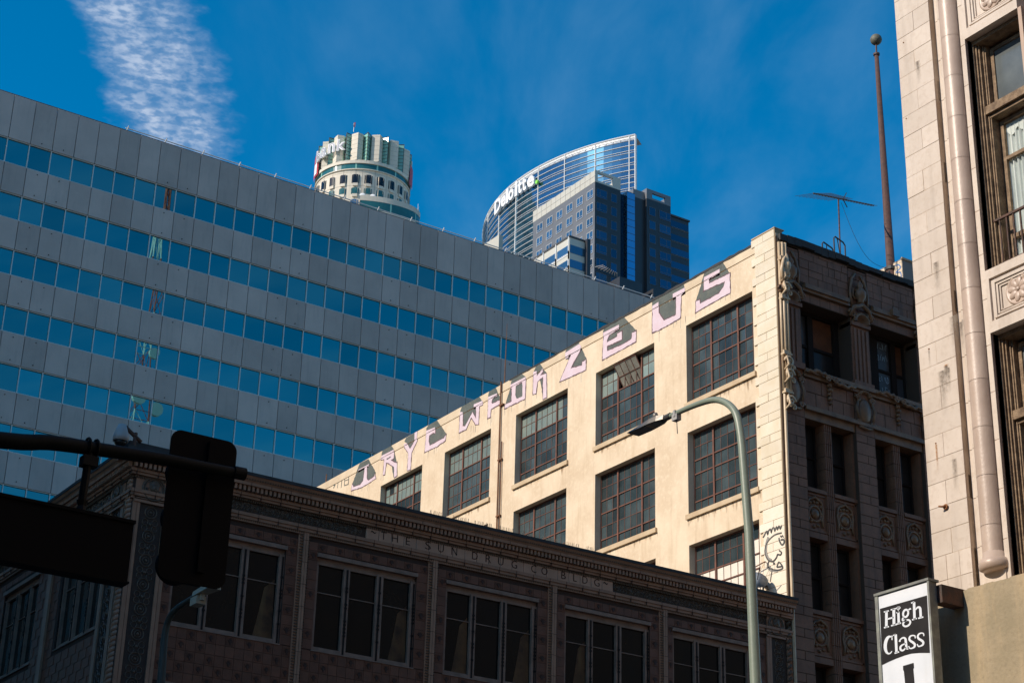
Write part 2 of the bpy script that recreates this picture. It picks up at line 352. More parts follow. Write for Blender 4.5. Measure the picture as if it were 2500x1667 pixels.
BLK = {}; BCOUNT = [0]; BREST = MB()
def block(fr, name, m, parent, u0, u1, z0, z1, d0, d1):
    """one brick-like piece on a facade, sharing one unit mesh"""
    if m not in BLK: BLK[m] = unit_block('block_'+m, m, .002 if m == 'stone' else .008 if m in ('quoin_glaze', 'whitewash') else .02)
    if name == 'block' and (u0 > 44.7 or BCOUNT[0] >= 300 or z0 < 13.9): BREST.fb(fr, u0, u1, z0, z1, d0, d1); return None
    if name == 'block': BCOUNT[0] += 1
    c = fr.p((u0+u1)/2, (z0+z1)/2, d0)
    o = inst(name, BLK[m], parent, c, (u1-u0, d1-d0, z1-z0))
    # unit mesh points to +Y; turn to the facade normal
    ang = math.atan2(fr.n.y, fr.n.x)-math.pi/2
    o.rotation_euler = (0, 0, ang)
    return o
def glyph(ch, offset=0.0, res=3):
    cu = bpy.data.curves.new('glyph', 'FONT'); cu.body = ch; cu.size = 1; cu.offset = offset; cu.resolution_u = res
    ob = bpy.data.objects.new('glyph', cu); me = bpy.data.meshes.new_from_object(ob)
    vs_ = [(v.co.x, v.co.y) for v in me.vertices]; fs = [list(p.vertices) for p in me.polygons]
    bpy.data.objects.remove(ob); bpy.data.curves.remove(cu); bpy.data.meshes.remove(me)
    return vs_, fs
def glyph_mb(ch, fn, offset=0.0, depth=0.0, w=None, h=None, fnb=None):
    """glyph stretched to w x h (if given) from its own bounding box; fn(x, y, d)"""
    vs_, fs = glyph(ch, offset); b = MB()
    x0 = min(v[0] for v in vs_); x1 = max(v[0] for v in vs_); y0 = min(v[1] for v in vs_); y1 = max(v[1] for v in vs_)
    sx = (w/(x1-x0)) if w else 1; sy = (h/(y1-y0)) if h else 1
    P = [((v[0]-x0)*sx, (v[1]-y0)*sy) for v in vs_]
    b.v += [tuple(fn(x, y, depth)) for x, y in P]; b.f += [list(f) for f in fs]
    if depth:
        n = len(P); b.v += [tuple(fn(x, y, 0)) for x, y in P]
        cnt = {}
        for f in fs:
            for i in range(len(f)):
                e = (f[i], f[(i+1) % len(f)]); cnt[tuple(sorted(e))] = cnt.get(tuple(sorted(e)), 0)+1
        for e, c in cnt.items():
            if c == 1: b.f.append([e[0], e[1], e[1]+n, e[0]+n])
    return b

# =================================================================== SETTING
S = 1.4
b = MB(); b.box(-1500, 1500, -1500, 1500, -0.6, -0.02); struct(b.build('ground', 'ground'))
b = MB(); b.box(-3.2, 12.6, -150, 400, -0.015, 0.0); b.box(-200, -3.2, 19.2, 37.6, -0.015, 0.0); b.box(12.6, 250, 19.2, 37.6, -0.015, 0.0); struct(b.build('road', 'asphalt'))
b = MB()
for x0, x1, y0, y1 in ((12.6, 16.7, -60, 19.2), (16.7, 120, 15.6, 19.2), (12.6, 16, 37.6, 95), (16, 120, 37.6, 42), (-5, -3.2, -60, 19.2), (-60, -5, 16.5, 19.2), (-5, -3.2, 37.6, 95)):
    b.box(x0, x1, y0, y1, 0.0, 0.13)
struct(b.build('pavement', 'pavement'))
b = MB()
for i in range(14): b.box(4.6, 4.75, -60+i*5.2, -57+i*5.2, 0.002, 0.006)
for i in range(9): b.box(-2.6+i*1.7, -1.7+i*1.7, 20.2, 23.2, 0.002, 0.006); b.box(-2.6+i*1.7, -1.7+i*1.7, 33.4, 36.4, 0.002, 0.006)
struct(b.build('road_marking', 'road_paint'))

# =================================================================== OFFICE BLOCK WITH BLUE WINDOW BANDS
Y2 = 106.5; K2 = 1.065
fo = FR((0, Y2, 0), (1, 0, 0), (0, -1, 0))
XO0, XO1 = 17.0, 98.0
PIT = 1.409*K2; ZR = 59.33*K2+CAMZ
office = thing('office_block', (58, Y2+15, 0), 'grey panelled office block with long ribbons of blue mirror windows', 'office building')
b = MB(); b.box(XO0, XO1, Y2+0.12, Y2+38, 0, ZR-0.25); b.build('core_wall', 'cladding_joint', office)
cap = MB(); cap.box(XO0-.05, XO1+.05, Y2-.03, Y2+.25, ZR-.02, ZR+.10); cap.build('roof_cap', 'cladding_joint', office)
col0 = int((XO0)/PIT)+1; first = 27.41*K2
ks = list(range(int((XO0-first)/PIT), int((XO1-first)/PIT)))
rows_z = [(56.27-3.661*k)*K2+CAMZ for k in range(17)]
WH = 1.665*K2
panel_top = MB(); g = 0.019
def slab(wd, h, th, bev=0.012):
    b = MB(); b.hexa([(0+g, 0, g), (wd-g, 0, g), (wd-g, -th+bev, g), (g, -th+bev, g), (g, 0, h-g), (wd-g, 0, h-g), (wd-g, -th+bev, h-g), (g, -th+bev, h-g)])
    q = g+bev; b.hexa([(g, -th+bev, g), (wd-g, -th+bev, g), (wd-q, -th, q), (q, -th, q), (g, -th+bev, h-g), (wd-g, -th+bev, h-g), (wd-q, -th, h-q), (q, -th, h-q)]); return b
m_top = meshof(slab(PIT, ZR-rows_z[0], 0.12), 'panel_top', 'cladding')
m_sp = meshof(slab(PIT, rows_z[0]-WH-rows_z[1], 0.12), 'panel', 'cladding')
gl = MB(); gl.hexa([(.03, .03, .03), (PIT-.03, .03, .03), (PIT-.03, 0, .03), (.03, 0, .03), (.03, .03, WH-.03), (PIT-.03, .03, WH-.03), (PIT-.03, 0, WH-.03), (.03, 0, WH-.03)])
m_gl = meshof(gl, 'pane', 'mirror_glass')
def vis_office(x, z):
    px, py = pix((x, Y2, z))
    if px < -60 or py > 1700 or px > 2500: return False
    if px < 310: return py < 1240-(px-100)*0.55+60
    if px < 790 or py > 1182-.5544*(px-785)+40: return py < 1085+(px-310)*.2257+30 and py < 1182-.5544*(px-785)+40
    return True
frame = MB(); anch = MB(); rest_p = MB(); rest_w = MB()
nP = nW = 0
for k in ks:
    x = first+k*PIT
    tops = [(ZR, rows_z[0])]+[(rows_z[i]-WH, rows_z[i+1]) for i in range(len(rows_z)-1)]
    for r, (zt, zb) in enumerate(tops):
        if vis_office(x+.7, zb+.5) and nP < 300:
            inst('cladding_panel', m_top if r == 0 else m_sp, office, (x, Y2+.0, zb), rot=(rad(random.uniform(-.12, .12)), 0, rad(random.uniform(-.1, .1)))); nP += 1
        elif zb > 5: rest_p.box(x+g, x+PIT-g, Y2-.11, Y2+.03, zb+g, zt-g)
        if k % 6 in (1, 2) and vis_office(x+.7, zb):
            for zz in ([zb+.28] if r == 0 else [zb+.28, zt-.30]):
                anch.lathe([(0.034, 0), (0.034, .05), (.02, .08)], (x+PIT*.5, Y2-.12, zz), (0, -1, 0), 6)
    for r, zt in enumerate(rows_z):
        z0 = zt-WH
        if z0 < 4: continue
        if vis_office(x+.7, z0+.8) and nW < 300:
            inst('window_pane', m_gl, office, (x, Y2+.045, z0), rot=(rad(random.gauss(0, .16)), 0, rad(random.gauss(0, .16)))); nW += 1
        else: rest_w.box(x+.03, x+PIT-.03, Y2+.045, Y2+.07, z0+.03, zt-.03)
        frame.box(x-.028, x+.028, Y2-.045, Y2+.06, z0, zt)
for zt in rows_z:
    if zt-WH < 4: continue
    frame.box(XO0, XO1, Y2-.05, Y2+.06, zt-.035, zt+.018); frame.box(XO0, XO1, Y2-.05, Y2+.06, zt-WH-.018, zt-WH+.035)
o = frame.build('window_frame', 'alu_frame', office)
anch.build('anchor', 'anchor', office, kind='stuff')
rest_p.build('cladding_rest', 'cladding', office, kind='stuff'); rest_w.build('glazing_rest', 'mirror_glass', office, kind='stuff')
# roof railing
rail = MB(); xr0 = 34.88*K2; zz = ZR+.40; yy = Y2+.25
rail.tube([(xr0, yy, zz), (XO1, yy, zz)], .04, 6)
x = xr0
while x < XO1:
    rail.tube([(x+.1, yy-.3, zz+.04), (x-.02, yy+.05, ZR-.2)], .045, 6); x += 2.662*K2
rail.build('roof_rail', 'alu_frame', office)

# =================================================================== BUILDING WITH CREAM SIDE WALL AND TERRACOTTA FRONT
X1, Y0 = 37.97, 42.0
ZB = 20.70*S+CAMZ          # top of the side parapet
fs_ = FR((X1, 0, 0), (0, 1, 0), (-1, 0, 0))      # side wall: u = y
ff = FR((0, Y0, 0), (1, 0, 0), (0, -1, 0))       # street front: u = x
YB1 = 53.48*S+3.0
bld = thing('terracotta_building', (X1+10, Y0+15, 0), 'tall building with graffitied cream side wall and dark carved terracotta front', 'building')
wy0 = [30.94+3.935*i for i in range(6)]; wy0 = [v*S for v in wy0]; WWD = 2.605*S
wz1 = [(19.475-2.944*k)*S+CAMZ for k in range(6)]; WHT = 2.165*S
ys = sorted([Y0+.02, YB1]+[v for a in wy0 for v in (a, a+WWD)]); ys = [v for v in ys if v <= YB1]
ZG = ZB-.62*.62       # groove below the cap
zs = sorted([0, ZG]+[v for t in wz1 for v in (t-WHT, t)])
b = MB()
for i in range(len(ys)-1):
    for j in range(len(zs)-1):
        yc = (ys[i]+ys[i+1])/2; zc_ = (zs[j]+zs[j+1])/2
        if any(a < yc < a+WWD for a in wy0) and any(t-WHT < zc_ < t for t in wz1): continue
        b.fb(fs_, ys[i], ys[i+1], zs[j], zs[j+1], -.42, 0)
b.build('side_wall', 'cream_render', bld)
b = MB(); b.fb(fs_, Y0+.02, YB1, ZG, ZG+.03, -.42, -.03); b.build('parapet_groove', 'mortar_dark', bld)
b = MB(); b.fb(fs_, Y0+.02, YB1, ZG+.03, ZB, -.42, .012); b.build('parapet_cap', 'parapet_cap', bld)
# crumpled tar felt along the near half of the parapet
b = MB(); n = 60; pv = []
for i in range(n+1):
    y = Y0+.3+i*(.27); hgt = .05+.07*random.random()+(.10 if i < 38 and i > 4 else .0)*random.random(); lip = .035+.05*random.random()
    if i > 44: hgt *= .5
    pv.append((y, hgt, lip))
for i in range(n):
    (ya, ha, la), (yb, hb, lb) = pv[i], pv[i+1]
    b.hexa([fs_.p(ya, ZB-.0, -.4), fs_.p(yb, ZB, -.4), fs_.p(yb, ZB-lb*.6, .03), fs_.p(ya, ZB-la*.6, .03), fs_.p(ya, ZB+ha, -.4), fs_.p(yb, ZB+hb, -.4), fs_.p(yb, ZB+hb*.4, .035), fs_.p(ya, ZB+ha*.4, .035)])
b.build('tar_edge', 'tar', bld)
b = MB(); b.box(X1+.42, X1+30, Y0+.5, YB1, ZB-1.2, ZB-1.0); b.build('roof', 'tar', bld)
b = MB(); b.box(X1+.9, X1+30, Y0+1.2, YB1-.5, 0.1, ZB-1.25); b.build('interior', 'interior_dark', bld)
b = MB(); b.box(X1+.42, X1+30, YB1-.4, YB1, 0, ZB); b.box(X1+29.6, X1+30, Y0+.5, YB1-.4, 0, ZB); b.build('rear_wall', 'cream_render', bld)

pane_m = {}
pw, ph = WWD/10, WHT/6
for mname in ('glass_dark', 'glass_pale', 'glass_whitewashed', 'glass_vent'):
    q = MB(); e = .016
    q.box(-.008, .008, e, pw-e, e, ph-e); pane_m[mname] = meshof(q, 'pane_'+mname, mname)
npane = 0
def make_side_window(ci, ri, near):
    global npane
    y0, zt = wy0[ci], wz1[ri]; z0 = zt-WHT; d = -.30
    f = MB()
    f.fb(fs_, y0, y0+.05, z0, zt, d-.03, d+.04); f.fb(fs_, y0+WWD-.05, y0+WWD, z0, zt, d-.03, d+.04)
    f.fb(fs_, y0+.05, y0+WWD-.05, z0, z0+.05, d-.03, d+.04); f.fb(fs_, y0+.05, y0+WWD-.05, zt-.05, zt, d-.03, d+.04)
    # near end is the low-y end: 3 + 4 + 3 columns
    for j in (3, 7): f.fb(fs_, y0+j*pw-.04, y0+j*pw+.04, z0+.05, zt-.05, d-.035, d+.06)
    for (a, c2) in ((0, 3), (3, 7), (7, 10)):
        ua, ub = y0+a*pw+.04, y0+c2*pw-.04
        for k in range(1, 6):
            hw = .022 if k in (1, 3, 4) else .010
            f.fb(fs_, ua, ub, z0+k*ph-hw, z0+k*ph+hw, d-.02, d+(.04 if hw > .015 else .022))
        for j in range(a+1, c2):
            f.fb(fs_, y0+j*pw-.008, y0+j*pw+.008, z0+.05, zt-.05, d-.015, d+.018)
    wo = f.build('window', 'steel_window', bld)
    jb = MB(); rest = {}
    vent = (ci == 1 and ri == 0)
    for k in range(6):
        for j in range(10):
            if vent and 3 <= j < 7 and k >= 4: continue
            mname = 'glass_dark'
            if ri == 0 and ci >= 1 and k >= 4: mname = 'glass_pale' if random.random() < (.93 if ci != 1 else .98) else 'glass_dark'
            if random.random() < .03 and ri > 0 and k < 2: mname = 'glass_pale'
            if ci == 0 and ri == 2 and (k <= 3 or (k == 4 and j < 3 and random.random() < .99)): mname = 'glass_whitewashed'
            p = fs_.p(y0+j*pw, z0+k*ph, d)
            if near and npane < 256:
                inst('pane', pane_m[mname], wo, p, rot=(0, rad(random.gauss(0, .5)), rad(random.gauss(0, .5)))); npane += 1
            else:
                rest.setdefault(mname, MB()).box(p[0]-.008, p[0]+.008, p[1]+.016, p[1]+pw-.016, p[2]+.016, p[2]+ph-.016)
    for mname, q in rest.items(): q.build('pane_rest', mname, wo, kind='stuff')
    if vent:   # tilted open ventilator with eight pale panes
        zc_ = z0+5*ph; h = ph; ang = rad(30); ua, ub = y0+3*pw+.05, y0+7*pw-.05
        def vp(u, t, o): return fs_.p(u, zc_+t*math.cos(ang)-o*math.sin(ang), d+.05+t*math.sin(ang)+o*math.cos(ang))
        v = MB()
        def bar(u0, u1, t0, t1, w_=.02):
            v.hexa([vp(u0, t0, -w_), vp(u1, t0, -w_), vp(u1, t0, w_), vp(u0, t0, w_), vp(u0, t1, -w_), vp(u1, t1, -w_), vp(u1, t1, w_), vp(u0, t1, w_)])
        bar(ua, ua+.03, -h, h); bar(ub-.03, ub, -h, h); bar(ua, ub, -h, -h+.03); bar(ua, ub, h-.03, h); bar(ua, ub, -.012, .012)
        for j in range(1, 4): uu_ = ua+(ub-ua)*j/4; bar(uu_-.01, uu_+.01, -h, h)
        v.build('vent_sash', 'steel_window', wo)
        for j in range(4):
            for (t0, t1) in ((-h+.03, -.012), (.012, h-.03)):
                gq = MB(); u0, u1 = ua+(ub-ua)*j/4+.015, ua+(ub-ua)*(j+1)/4-.015
                gq.hexa([vp(u0, t0, -.004), vp(u1, t0, -.004), vp(u1, t0, .004), vp(u0, t0, .004), vp(u0, t1, -.004), vp(u1, t1, -.004), vp(u1, t1, .004), vp(u0, t1, .004)])
                gq.build('vent_pane', 'glass_vent', wo)
    # projecting sill with its own stained underside
    s_ = MB(); s_.fb(fs_, y0-.10, y0+WWD+.08, z0-.17, z0-.0, -.30, .085, slope=0); s_.build('sill', 'cream_sill', bld)
for (ci, ri, nr) in ((0, 0, 1), (0, 1, 1), (1, 0, 1), (1, 1, 1), (2, 0, 1), (0, 2, 0), (2, 1, 0), (3, 0, 0), (4, 0, 0), (1, 2, 0), (2, 2, 0), (3, 1, 0), (5, 0, 0), (4, 1, 0)):
    make_side_window(ci, ri, bool(nr))
# lower rows that the photograph hides: closed with one dark sheet per opening
b = MB()
for ci in range(6):
    for ri in range(6):
        if (ci, ri) in ((0, 0), (0, 1), (1, 0), (1, 1), (2, 0), (0, 2), (2, 1), (3, 0), (4, 0), (1, 2), (2, 2), (3, 1), (5, 0), (4, 1)): continue
        b.fb(fs_, wy0[ci], wy0[ci]+WWD, wz1[ri]-WHT, wz1[ri], -.35, -.30)
b.build('glazing_rest', 'glass_dark', bld, kind='stuff')
# run-off stains under the sills (thin films with a shape of their own)
fn = lambda d: (lambda u, z: fs_.p(u, z, d))
def stain_mat():
    m = bpy.data.materials.new('sill_stain'); m.use_nodes = True; t = m.node_tree; nn = t.nodes.new; ll = t.links.new; bs = t.nodes['Principled BSDF']; MATS['sill_stain'] = m
    bs.inputs['Roughness'].default_value = .9; bs.inputs['Base Color'].default_value = (.22, .13, .06, 1)
    g_ = nn('ShaderNodeNewGeometry'); v_ = nn('ShaderNodeVectorMath'); v_.operation = 'MULTIPLY'; v_.inputs[1].default_value = (1, 4.5, .7); ll(g_.outputs['Position'], v_.inputs[0])
    n_ = nn('ShaderNodeTexNoise'); n_.inputs['Scale'].default_value = 1.6; n_.inputs['Detail'].default_value = 7; n_.inputs['Roughness'].default_value = .65; ll(v_.outputs[0], n_.inputs['Vector'])
    tc_ = nn('ShaderNodeTexCoord'); sp_ = nn('ShaderNodeSeparateXYZ'); ll(tc_.outputs['Generated'], sp_.inputs[0])
    a_ = nn('ShaderNodeMath'); a_.operation = 'MULTIPLY_ADD'; a_.inputs[1].default_value = .42; a_.inputs[2].default_value = -.40; ll(sp_.outputs[2], a_.inputs[0])
    s_ = nn('ShaderNodeMath'); s_.operation = 'ADD'; ll(a_.outputs[0], s_.inputs[0]); ll(n_.outputs[0], s_.inputs[1])
    r_ = nn('ShaderNodeMapRange'); r_.inputs[1].default_value = .47; r_.inputs[2].default_value = .72; r_.inputs[4].default_value = .8; ll(s_.outputs[0], r_.inputs[0]); ll(r_.outputs[0], bs.inputs['Alpha'])
stain_mat()
for (ci, ri) in ((0, 0), (1, 0), (2, 0), (3, 0), (0, 1), (1, 1)):
    y0 = wy0[ci]; zb = wz1[ri]-WHT-.172; b = MB(); hh = .95 if ci == 0 else .6
    b.flat([[(y0-.15, zb), (y0+WWD+.1, zb), (y0+WWD+.1, zb-hh), (y0-.15, zb-hh)]], fn(.004)); b.build('stain', 'sill_stain', bld)
# thin drips under the painted letters
# quoins of glazed blocks at the corner
u_in = Y0+.06
z = 0.4; i = 0; nq = 0
whites = []
while z < ZB+.0:
    tall = (i % 2 == 0); h = .455 if tall else .285
    z1_ = min(z+h, ZB+.19)
    wq = 1.02 if tall else 1.20
    mm = 'quoin_glaze' if z > 17.9 + 2.6 else 'whitewash'
    if z > 15.5:
        if tall: block(fs_, 'quoin', mm, bld, u_in, u_in+wq, z+.006, z1_-.006, -.05, .045+random.uniform(-.004, .006))
        else:
            cut = .55+random.uniform(-.05, .05)
            block(fs_, 'quoin', mm, bld, u_in, u_in+cut-.006, z+.006, z1_-.006, -.05, .045+random.uniform(-.004, .006))
            block(fs_, 'quoin', mm, bld, u_in+cut+.006, u_in+wq, z+.006, z1_-.006, -.05, .045+random.uniform(-.004, .006))
    z = z1_; i += 1
b = MB(); b.fb(fs_, Y0+.03, Y0+1.0, 0, ZB+.18, -.3, .034); b.build('quoin_mortar', 'mortar_tan', bld)
b = MB(); b.fb(fs_, Y0+.02, Y0+1.24, ZB+.19, ZB+.225, -.4, .05); b.build('quoin_cap', 'cream_sill', bld)
# whitewashed patch low on the corner, behind the drawn face
b = MB(); zt = wz1[2]-.75
pts = [(Y0+1.02, zt+1.0)]
for q in range(14): pts.append((Y0+1.0+q*.17*1.0, zt+.55+.25*math.sin(q*1.7)-.30*(q/13)))
pts += [(Y0+3.3, 15.5), (Y0+1.02, 15.5)]
b.flat([[p for p in pts if p[0] <= wy0[0]-.005]+[(wy0[0]-.01, 15.5), (Y0+1.02, 15.5)][:0]] if False else [[(Y0+1.26, 15.5), (wy0[0]-.01, 15.5), (wy0[0]-.01, zt-.35), (Y0+1.32, zt+.1), (Y0+1.26, zt+.5)]], fn(.005))
b.build('whitewash_patch', 'whitewash', bld)

# ---- painted letters: traced outlines laid on the wall as films of paint
g1 = lambda x, y: atX(1400+x/5.6, 640+y/5.6, X1); g2 = lambda x, y: atX(1100+x/6.72, 850+y/6.72, X1); g3 = lambda x, y: atX(750+x/5.88, 1020+y/5.88, X1)
LET = [
 (g1, [(1790,210),(2005,95),(2005,150),(1855,225),(1860,295),(2140,155),(2145,415),(1675,685),(1678,540),(1728,520),(1735,570),(1990,430),(2055,340),(2075,262),(1785,390)], None, [(1670,545),(1790,165),(1800,140),(2045,0),(2140,155),(2145,420),(1675,690)]),
 (g1, [(1085,600),(1170,545),(1168,690),(1240,800),(1405,720),(1410,480),(1365,490),(1365,435),(1530,350),(1530,400),(1475,450),(1465,760),(1180,925),(1080,960)], None, [(1080,530),(1515,305),(1530,400),(1475,450),(1462,770),(1180,930),(1080,960)]),
 (g1, [(415,965),(630,855),(628,915),(575,945),(505,970),(465,1060),(460,1100),(600,1020),(605,975),(665,945),(665,1055),(600,1090),(460,1145),(460,1220),(665,1130),(800,1050),(805,970),(860,940),(855,1085),(400,1335)], None, [(410,940),(440,885),(695,750),(860,935),(855,1090),(400,1340)]),
 (g2, [(1890,75),(2120,-70),(2150,-30),(2140,15),(1970,330),(2160,285),(2165,225),(2225,190),(2220,355),(1800,545),(1815,500),(1985,100),(1950,105),(1935,150),(1890,180)], None, [(1885,180),(1890,60),(1915,0),(2106,-100),(2235,180),(2228,360),(1800,552),(1815,490),(1940,190)]),
 (g2, [(1365,390),(1420,375),(1420,460),(1520,335),(1525,375),(1470,450),(1575,415),(1580,800),(1520,835),(1520,470),(1430,540),(1405,740),(1355,755)], None, [(1375,375),(1405,300),(1470,250),(1580,415),(1585,800),(1520,838),(1470,520),(1430,540),(1365,400)]),
 (g2, [(990,600),(1240,470),(1225,825),(890,990),(895,930),(1005,870),(1010,660),(985,660)], [(1075,620),(1180,550),(1185,790),(1090,830),(1065,760)], [(990,600),(1010,495),(1170,410),(1240,470),(1225,830),(895,995),(895,925),(985,650)]),
 (g2, [(625,800),(770,740),(770,785),(725,800),(690,830),(670,885),(690,910),(820,850),(825,905),(665,1000),(655,1130),(610,1150)], None, [(625,765),(640,700),(750,643),(820,830),(825,910),(665,1000),(620,900)]),
 (g2, [(160,1050),(205,1045),(205,1280),(240,1280),(365,1050),(420,1160),(425,970),(385,965),(390,920),(535,860),(530,920),(475,950),(460,1245),(410,1250),(345,1130),(260,1325),(145,1385)], None, [(165,1030),(190,955),(480,797),(530,880),(475,960),(465,1245),(410,1250),(345,1135),(240,1285),(205,1290)]),
 (g3, [(1715,185),(1840,135),(1840,220),(1810,215),(1755,250),(1745,340),(1760,400),(1905,320),(1965,290),(1995,240),(1985,325),(1860,410),(1690,490)], None, [(1715,150),(1745,100),(1870,33),(2000,230),(1985,330),(1760,405),(1715,185)]),
 (g3, [(1395,370),(1435,360),(1480,445),(1545,330),(1548,212),(1588,190),(1580,330),(1500,500),(1485,740),(1440,750),(1455,500),(1395,415)], None, [(1398,340),(1425,285),(1590,190),(1580,310),(1480,450),(1430,360)]),
 (g3, [(1055,595),(1080,540),(1250,455),(1245,575),(1205,605),(1275,650),(1290,640),(1290,830),(1250,850),(1250,700),(1160,645),(1140,640),(1115,810),(1090,815),(1110,590)], [(1140,590),(1205,545),(1200,570),(1145,600)], [(1070,530),(1085,470),(1215,398),(1250,455),(1285,640),(1240,850),(1215,700),(1150,640),(1110,600)]),
 (g3, [(740,745),(895,660),(890,690),(860,700),(860,880),(880,900),(970,835),(975,790),(985,870),(790,990),(635,1040),(645,950),(670,990),(760,960),(805,905),(830,710),(740,755)], None, [(740,700),(760,652),(885,590),(985,780),(975,870),(660,990),(650,940)]),
]
def clip(poly, zc_, above):
    out_ = []; n = len(poly)
    for i in range(n):
        a, c = poly[i], poly[(i+1) % n]; ia = (a[1] > zc_) == above; ic = (c[1] > zc_) == above
        if ia: out_.append(a)
        if ia != ic: t = (zc_-a[1])/(c[1]-a[1]); out_.append((a[0]+(c[0]-a[0])*t, zc_))
    return out_
def rough_edge(poly, amp=.012, step=.09):
    o_ = []; n = len(poly)
    for i in range(n):
        a, c = poly[i], poly[(i+1) % n]; L_ = math.hypot(c[0]-a[0], c[1]-a[1]); k = max(1, int(L_/step))
        for j in range(k): t = j/k; o_.append((a[0]+(c[0]-a[0])*t+random.gauss(0, amp), a[1]+(c[1]-a[1])*t+random.gauss(0, amp)))
    return o_
drip = MB()
for gf, pk, hole, dk in LET:
    cv = lambda pl: [(gf(*p).y, gf(*p).z) for p in pl]
    P2 = cv(pk); D2 = cv(dk); H2 = cv(hole) if hole else None
    D2 = [(u, min(z_, ZB-.004)) for u, z_ in D2]
    mb_ = MB()
    for above in (False, True):
        d_ = .016 if above else .004
        q = clip(P2, ZG+.015, above)
        if len(q) < 3: continue
        q = [(u, min(max(z_, ZG+.034), ZB-.004)) for u, z_ in q] if above else rough_edge(q, .009)
        if not above: mb_.flat([q]+([rough_edge(H2, .009)] if H2 else []), fn(.012))
        else: mb_.flat([q], fn(.024))
    lo = mb_.build('painted_letter', 'paint_pink', bld)
    sh = MB()
    q = clip(D2, ZG-.0, False)
    if len(q) > 2: sh.flat([rough_edge(q, .008)], fn(.004))
    q = clip(D2, ZG+.034, True)
    if len(q) > 2: sh.flat([q], fn(.018))
    sh.build('letter_shade', 'paint_slate', lo)
    ol = MB(); qq = [(u, min(z_, ZG-.01)) for u, z_ in P2]; ol.ribbon(rough_edge(qq, .008), .075, fn(.008), closed=True); ol.build('letter_outline', 'paint_outline', lo)
    lowz = sorted(P2, key=lambda p: p[1])[:max(3, len(P2)//3)]
    for _ in range(9):
        a = random.choice(P2); c = random.choice(lowz); u = a[0]; z_ = c[1]+random.uniform(-.02, .05); L_ = random.uniform(.08, .5)
        if any(y0-.05 < u < y0+WWD+.05 for y0 in wy0) and z_-L_ < wz1[0]: continue
        drip.fb(fs_, u, u+random.uniform(.008, .02), z_-L_, z_, 0, .003)
drip.build('paint_drip', 'paint_grey', bld, kind='stuff')
sm = MB()
for st, wd in (([(540,830),(535,970),(590,950),(600,820),(540,838)], .05), ([(540,900),(595,880)], .04), ([(450,880),(435,1005)], .05), ([(450,880),(502,860),(488,1003)], .05), ([(360,930),(400,972),(378,1003)], .10), ([(343,888),(356,912)], .05)):
    sm.ribbon([(g3(*p).y, g3(*p).z) for p in st], wd, fn(.006))
sm.build('painted_scrawl', 'paint_slate', bld)
# the drawn face near the corner
ge = lambda x, y: atX(1560+x/5.88, 1300+y/5.88, X1-.05)
def smooth(pts, k=4):
    o_ = []; n = len(pts)
    for i in range(n-1):
        p0, p1, p2, p3 = pts[max(i-1, 0)], pts[i], pts[i+1], pts[min(i+2, n-1)]
        for j in range(k):
            t = j/k; o_.append(tuple(.5*((2*p1[a])+(-p0[a]+p2[a])*t+(2*p0[a]-5*p1[a]+4*p2[a]-p3[a])*t*t+(-p0[a]+3*p1[a]-3*p2[a]+p3[a])*t**3) for a in (0, 1)))
    o_.append(pts[-1]); return o_
face = MB(); shade = MB()
for st, wd in (([(2050,0),(1950,30),(1870,100),(1825,180),(1810,270),(1830,350),(1870,400),(1930,405),(1975,350),(1990,310),(2030,315),(2045,280),(2010,250)], .05),
               ([(1865,405),(1850,460),(1870,510),(1910,515),(1930,530),(2000,535),(2060,510),(2055,470),(2010,420),(1990,460),(1985,490),(2050,480)], .05),
               ([(1915,520),(1900,600),(1885,700)], .035), ([(2010,70),(2020,120),(2050,170),(2080,150),(2080,100),(2040,100)], .06), ([(2030,40),(2045,60),(2060,40),(2075,65)], .045),
               ([(1780,70),(1800,40),(1812,10),(1835,-20),(1850,20),(1862,-30),(1890,-50),(1900,-10),(1915,-60),(1940,-70),(1950,-30),(1975,-85),(1990,-50),(2010,-95),(2030,-60),(2050,-110)], .06),
               ([(1925,440),(1950,438)], .07)):
    face.ribbon(smooth([(ge(*p).y, ge(*p).z) for p in st]), wd, fn(.058))
for st, wd in (([(1860,60),(1830,150),(1822,270),(1850,360),(1900,395)], .10), ([(1850,440),(1850,490),(1890,530),(1990,545)], .09)):
    shade.ribbon(smooth([(ge(*p).y, ge(*p).z) for p in st]), wd, fn(.056))
face.build('drawn_face', 'paint_black', bld); shade.build('face_shading', 'paint_grey', bld)
# pipes down the wall, whip aerial on the parapet
yp = 42.196*S
b = MB(); b.tube([fs_.p(yp, ZB+.1, .07), fs_.p(yp, 5, .07)], .035, 8); b.tube([fs_.p(yp-.18, ZB-2.6, .06), fs_.p(yp-.18, 5, .06)], .022, 8)
for zz in np.arange(8, ZB, 2.4): b.fb(fs_, yp-.22, yp+.08, zz, zz+.05, 0, .10)
b.build('drain_pipe', 'rust_pipe', bld)
aer = MB(); p0 = Vector(fs_.p(yp, ZB, -.1)); pt = atX(1238, 790, X1+.1); aer.tube([p0, p0.lerp(pt, .5), pt], [.03, .02, .008], 6)
tag(aer.build('whip_aerial', 'rust_pipe', loc=tuple(p0)), 'thin whip aerial standing above the rusty pipe on the cream wall', 'aerial')
pq = atX(796, 1180, X1+.2); b = MB(); b.tube([(pq.x, pq.y, ZB-.1), (pq.x, pq.y, ZB+.55)], .03, 6); tag(b.build('vent_stub', 'rust_pipe', loc=(pq.x, pq.y, ZB-.1)), 'short rusty stub pipe at the far end of the cream parapet', 'pipe')

